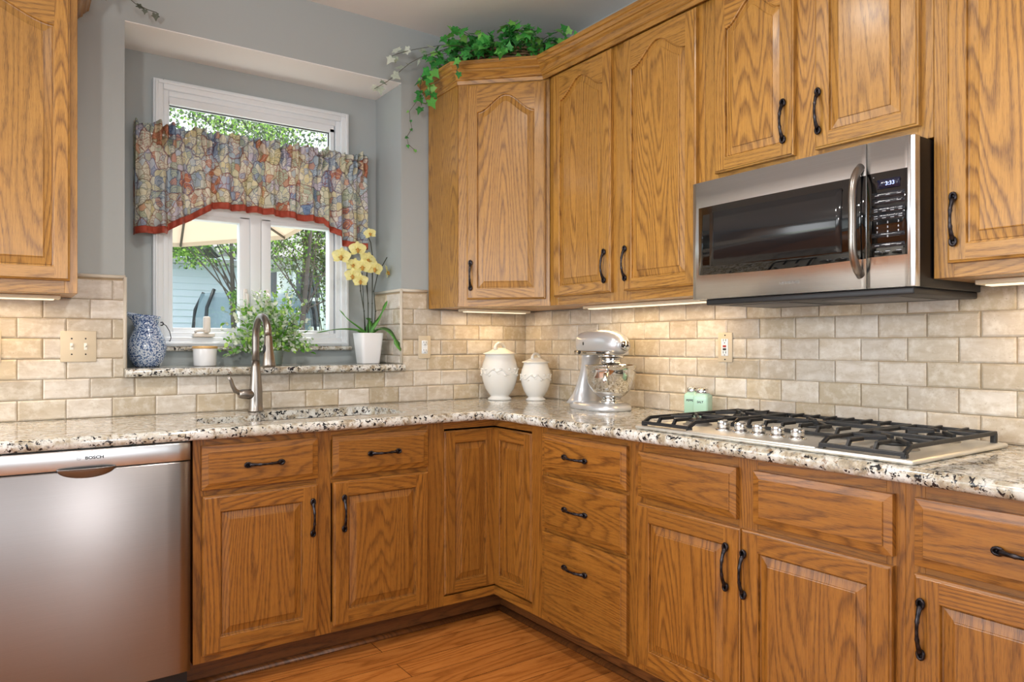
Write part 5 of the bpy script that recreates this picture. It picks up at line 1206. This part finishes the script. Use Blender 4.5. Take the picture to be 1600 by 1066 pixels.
# tilted tan cantilever parasol
um = thing('patio_umbrella', 'tan canvas patio umbrella outside, seen under the valance', 'umbrella', (-.42, 3.35, -.55))
CANV = Mat('tan_canvas'); CANV.set(hexc('#DDD2C2'), .8); _tr = CANV.n('ShaderNodeBsdfTranslucent'); _tr.inputs[0].default_value = (*hexc('#DCD2C6'), 1); _m2 = CANV.n('ShaderNodeMixShader'); _m2.inputs[0].default_value = .6; CANV.link(CANV.b.outputs[0], _m2.inputs[1]); CANV.link(_tr.outputs[0], _m2.inputs[2]); CANV.link(_m2.outputs[0], CANV.N['Material Output'].inputs[0]); CANV = CANV.m
g = G(); R8 = [(-.65+1.02*math.cos(2*PI*k/6+.42), 1.02*math.sin(2*PI*k/6+.42), 2.72+.09*math.cos(2*PI*k/6+.42)) for k in range(6)]; ap = (-.65, 0, 3.22)
for k in range(6):
    a, b = Vector(R8[k]), Vector(R8[(k+1) % 6]); A_ = Vector(ap); g.face([a, b, A_]); g.face([b, a, a-Vector((0, 0, .04)), b-Vector((0, 0, .04))])
o_ = g.build('canopy', CANV, um, recalc=False); s_ = o_.modifiers.new('t', 'SOLIDIFY'); s_.thickness = .003
POLE = simple('grey_umbrella_pole', '#55504A', .5, .3)
for k in range(6): g = G(); g.tube([Vector(ap)-Vector((0, 0, .03)), Vector(R8[k])-Vector((0, 0, .03))], .012, 6); g.build('rib', POLE, um)
g = G(); g.tube([(-.09, .1, 0), (-.09, .1, 3.25), (-.3, .03, 3.42), (-.65, 0, 3.25)], .028, 10); g.lathe([(0, 0), (.28, 0), (.28, .06), (.05, .08), (0, .08)], (-.09, .1, 0), 24); g.build('pole', POLE, um)
# trampoline with safety net
tp = thing('trampoline', 'dark framed trampoline enclosure with blue-grey net behind the left casement', 'trampoline', (.35, 6.6, -.5))
NET = Mat('blue_grey_net'); NET.set(hexc('#7E98A8'), .8, Alpha=.6); NET = NET.m; FRM = simple('dark_tube', '#2A3238', .5, .3)
g = G(); g.tube([(.75*math.cos(2*PI*k/32), .75*math.sin(2*PI*k/32), .75) for k in range(32)], .03, 8, close=True); g.lathe([(0, .74), (.74, .74), (.74, .75), (0, .75)], n=32); g.build('bed', FRM, tp)
for k in range(6):
    a = 2*PI*k/6+.5; c_, s_ = math.cos(a), math.sin(a); g = G(); g.tube([(.80*c_, .80*s_, 0), (.80*c_, .80*s_, 1.85), (.77*c_, .77*s_, 2.15), (.66*c_, .66*s_, 2.38)], .022, 8); g.build('pole', FRM, tp)
g = G(); g.lathe([(.72, .76), (.72, 2.05), (.66, 2.34)], n=32, caps=False); g.build('net', NET, tp, recalc=False)
BARK = wall_paint('tree_bark', hexc('#4F4A45'), .9, .6)
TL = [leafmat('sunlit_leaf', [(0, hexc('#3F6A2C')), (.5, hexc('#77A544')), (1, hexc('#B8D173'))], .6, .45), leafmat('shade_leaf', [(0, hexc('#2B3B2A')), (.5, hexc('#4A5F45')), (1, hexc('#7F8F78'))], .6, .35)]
def tree(name, label, x, y, hgt, rad, crowns, n_, sz, mats, lean=0, limbs=4):
    t = thing(name, label, 'tree', (x, y, -.5), 0, 'trees outside the window'); g = G()
    top = Vector((lean, 0, hgt)); g.tube([(0, 0, 0), (lean*.1+.03, 0, hgt*.3), (lean*.45-.03, .02, hgt*.6), top], [rad, rad*.85, rad*.7, rad*.4], 9)
    for cx, cy, cz, rx, ry, rz_ in crowns:
        for k in range(limbs):
            e_ = Vector((cx+random.uniform(-.7, .7)*rx, cy+random.uniform(-.6, .6)*ry, cz+random.uniform(-.5, .6)*rz_)); f = random.uniform(.62, .95); s0 = Vector((lean*f, 0, hgt*f)); g.tube([s0, (s0+e_)/2+Vector((0, 0, .12)), e_], [rad*.22, rad*.12, rad*.04], 6, caps=False)
    g.build('trunk', BARK, t); its = []
    for cx, cy, cz, rx, ry, rz_ in crowns:
        cl = [(rdir()*random.uniform(.2, 1)) for _ in range(26)]
        for k in range(n_//len(crowns)):
            c_ = random.choice(cl); p = c_+rdir()*random.uniform(.05, .34); its.append((Vector((cx+p.x*rx, cy+p.y*ry, cz+p.z*rz_)), rdir(-.3), rdir(.5), sz*random.uniform(.6, 1.3)))
    leaves_mesh('foliage', its, mats, t, 'diamond', .1, .1); return t
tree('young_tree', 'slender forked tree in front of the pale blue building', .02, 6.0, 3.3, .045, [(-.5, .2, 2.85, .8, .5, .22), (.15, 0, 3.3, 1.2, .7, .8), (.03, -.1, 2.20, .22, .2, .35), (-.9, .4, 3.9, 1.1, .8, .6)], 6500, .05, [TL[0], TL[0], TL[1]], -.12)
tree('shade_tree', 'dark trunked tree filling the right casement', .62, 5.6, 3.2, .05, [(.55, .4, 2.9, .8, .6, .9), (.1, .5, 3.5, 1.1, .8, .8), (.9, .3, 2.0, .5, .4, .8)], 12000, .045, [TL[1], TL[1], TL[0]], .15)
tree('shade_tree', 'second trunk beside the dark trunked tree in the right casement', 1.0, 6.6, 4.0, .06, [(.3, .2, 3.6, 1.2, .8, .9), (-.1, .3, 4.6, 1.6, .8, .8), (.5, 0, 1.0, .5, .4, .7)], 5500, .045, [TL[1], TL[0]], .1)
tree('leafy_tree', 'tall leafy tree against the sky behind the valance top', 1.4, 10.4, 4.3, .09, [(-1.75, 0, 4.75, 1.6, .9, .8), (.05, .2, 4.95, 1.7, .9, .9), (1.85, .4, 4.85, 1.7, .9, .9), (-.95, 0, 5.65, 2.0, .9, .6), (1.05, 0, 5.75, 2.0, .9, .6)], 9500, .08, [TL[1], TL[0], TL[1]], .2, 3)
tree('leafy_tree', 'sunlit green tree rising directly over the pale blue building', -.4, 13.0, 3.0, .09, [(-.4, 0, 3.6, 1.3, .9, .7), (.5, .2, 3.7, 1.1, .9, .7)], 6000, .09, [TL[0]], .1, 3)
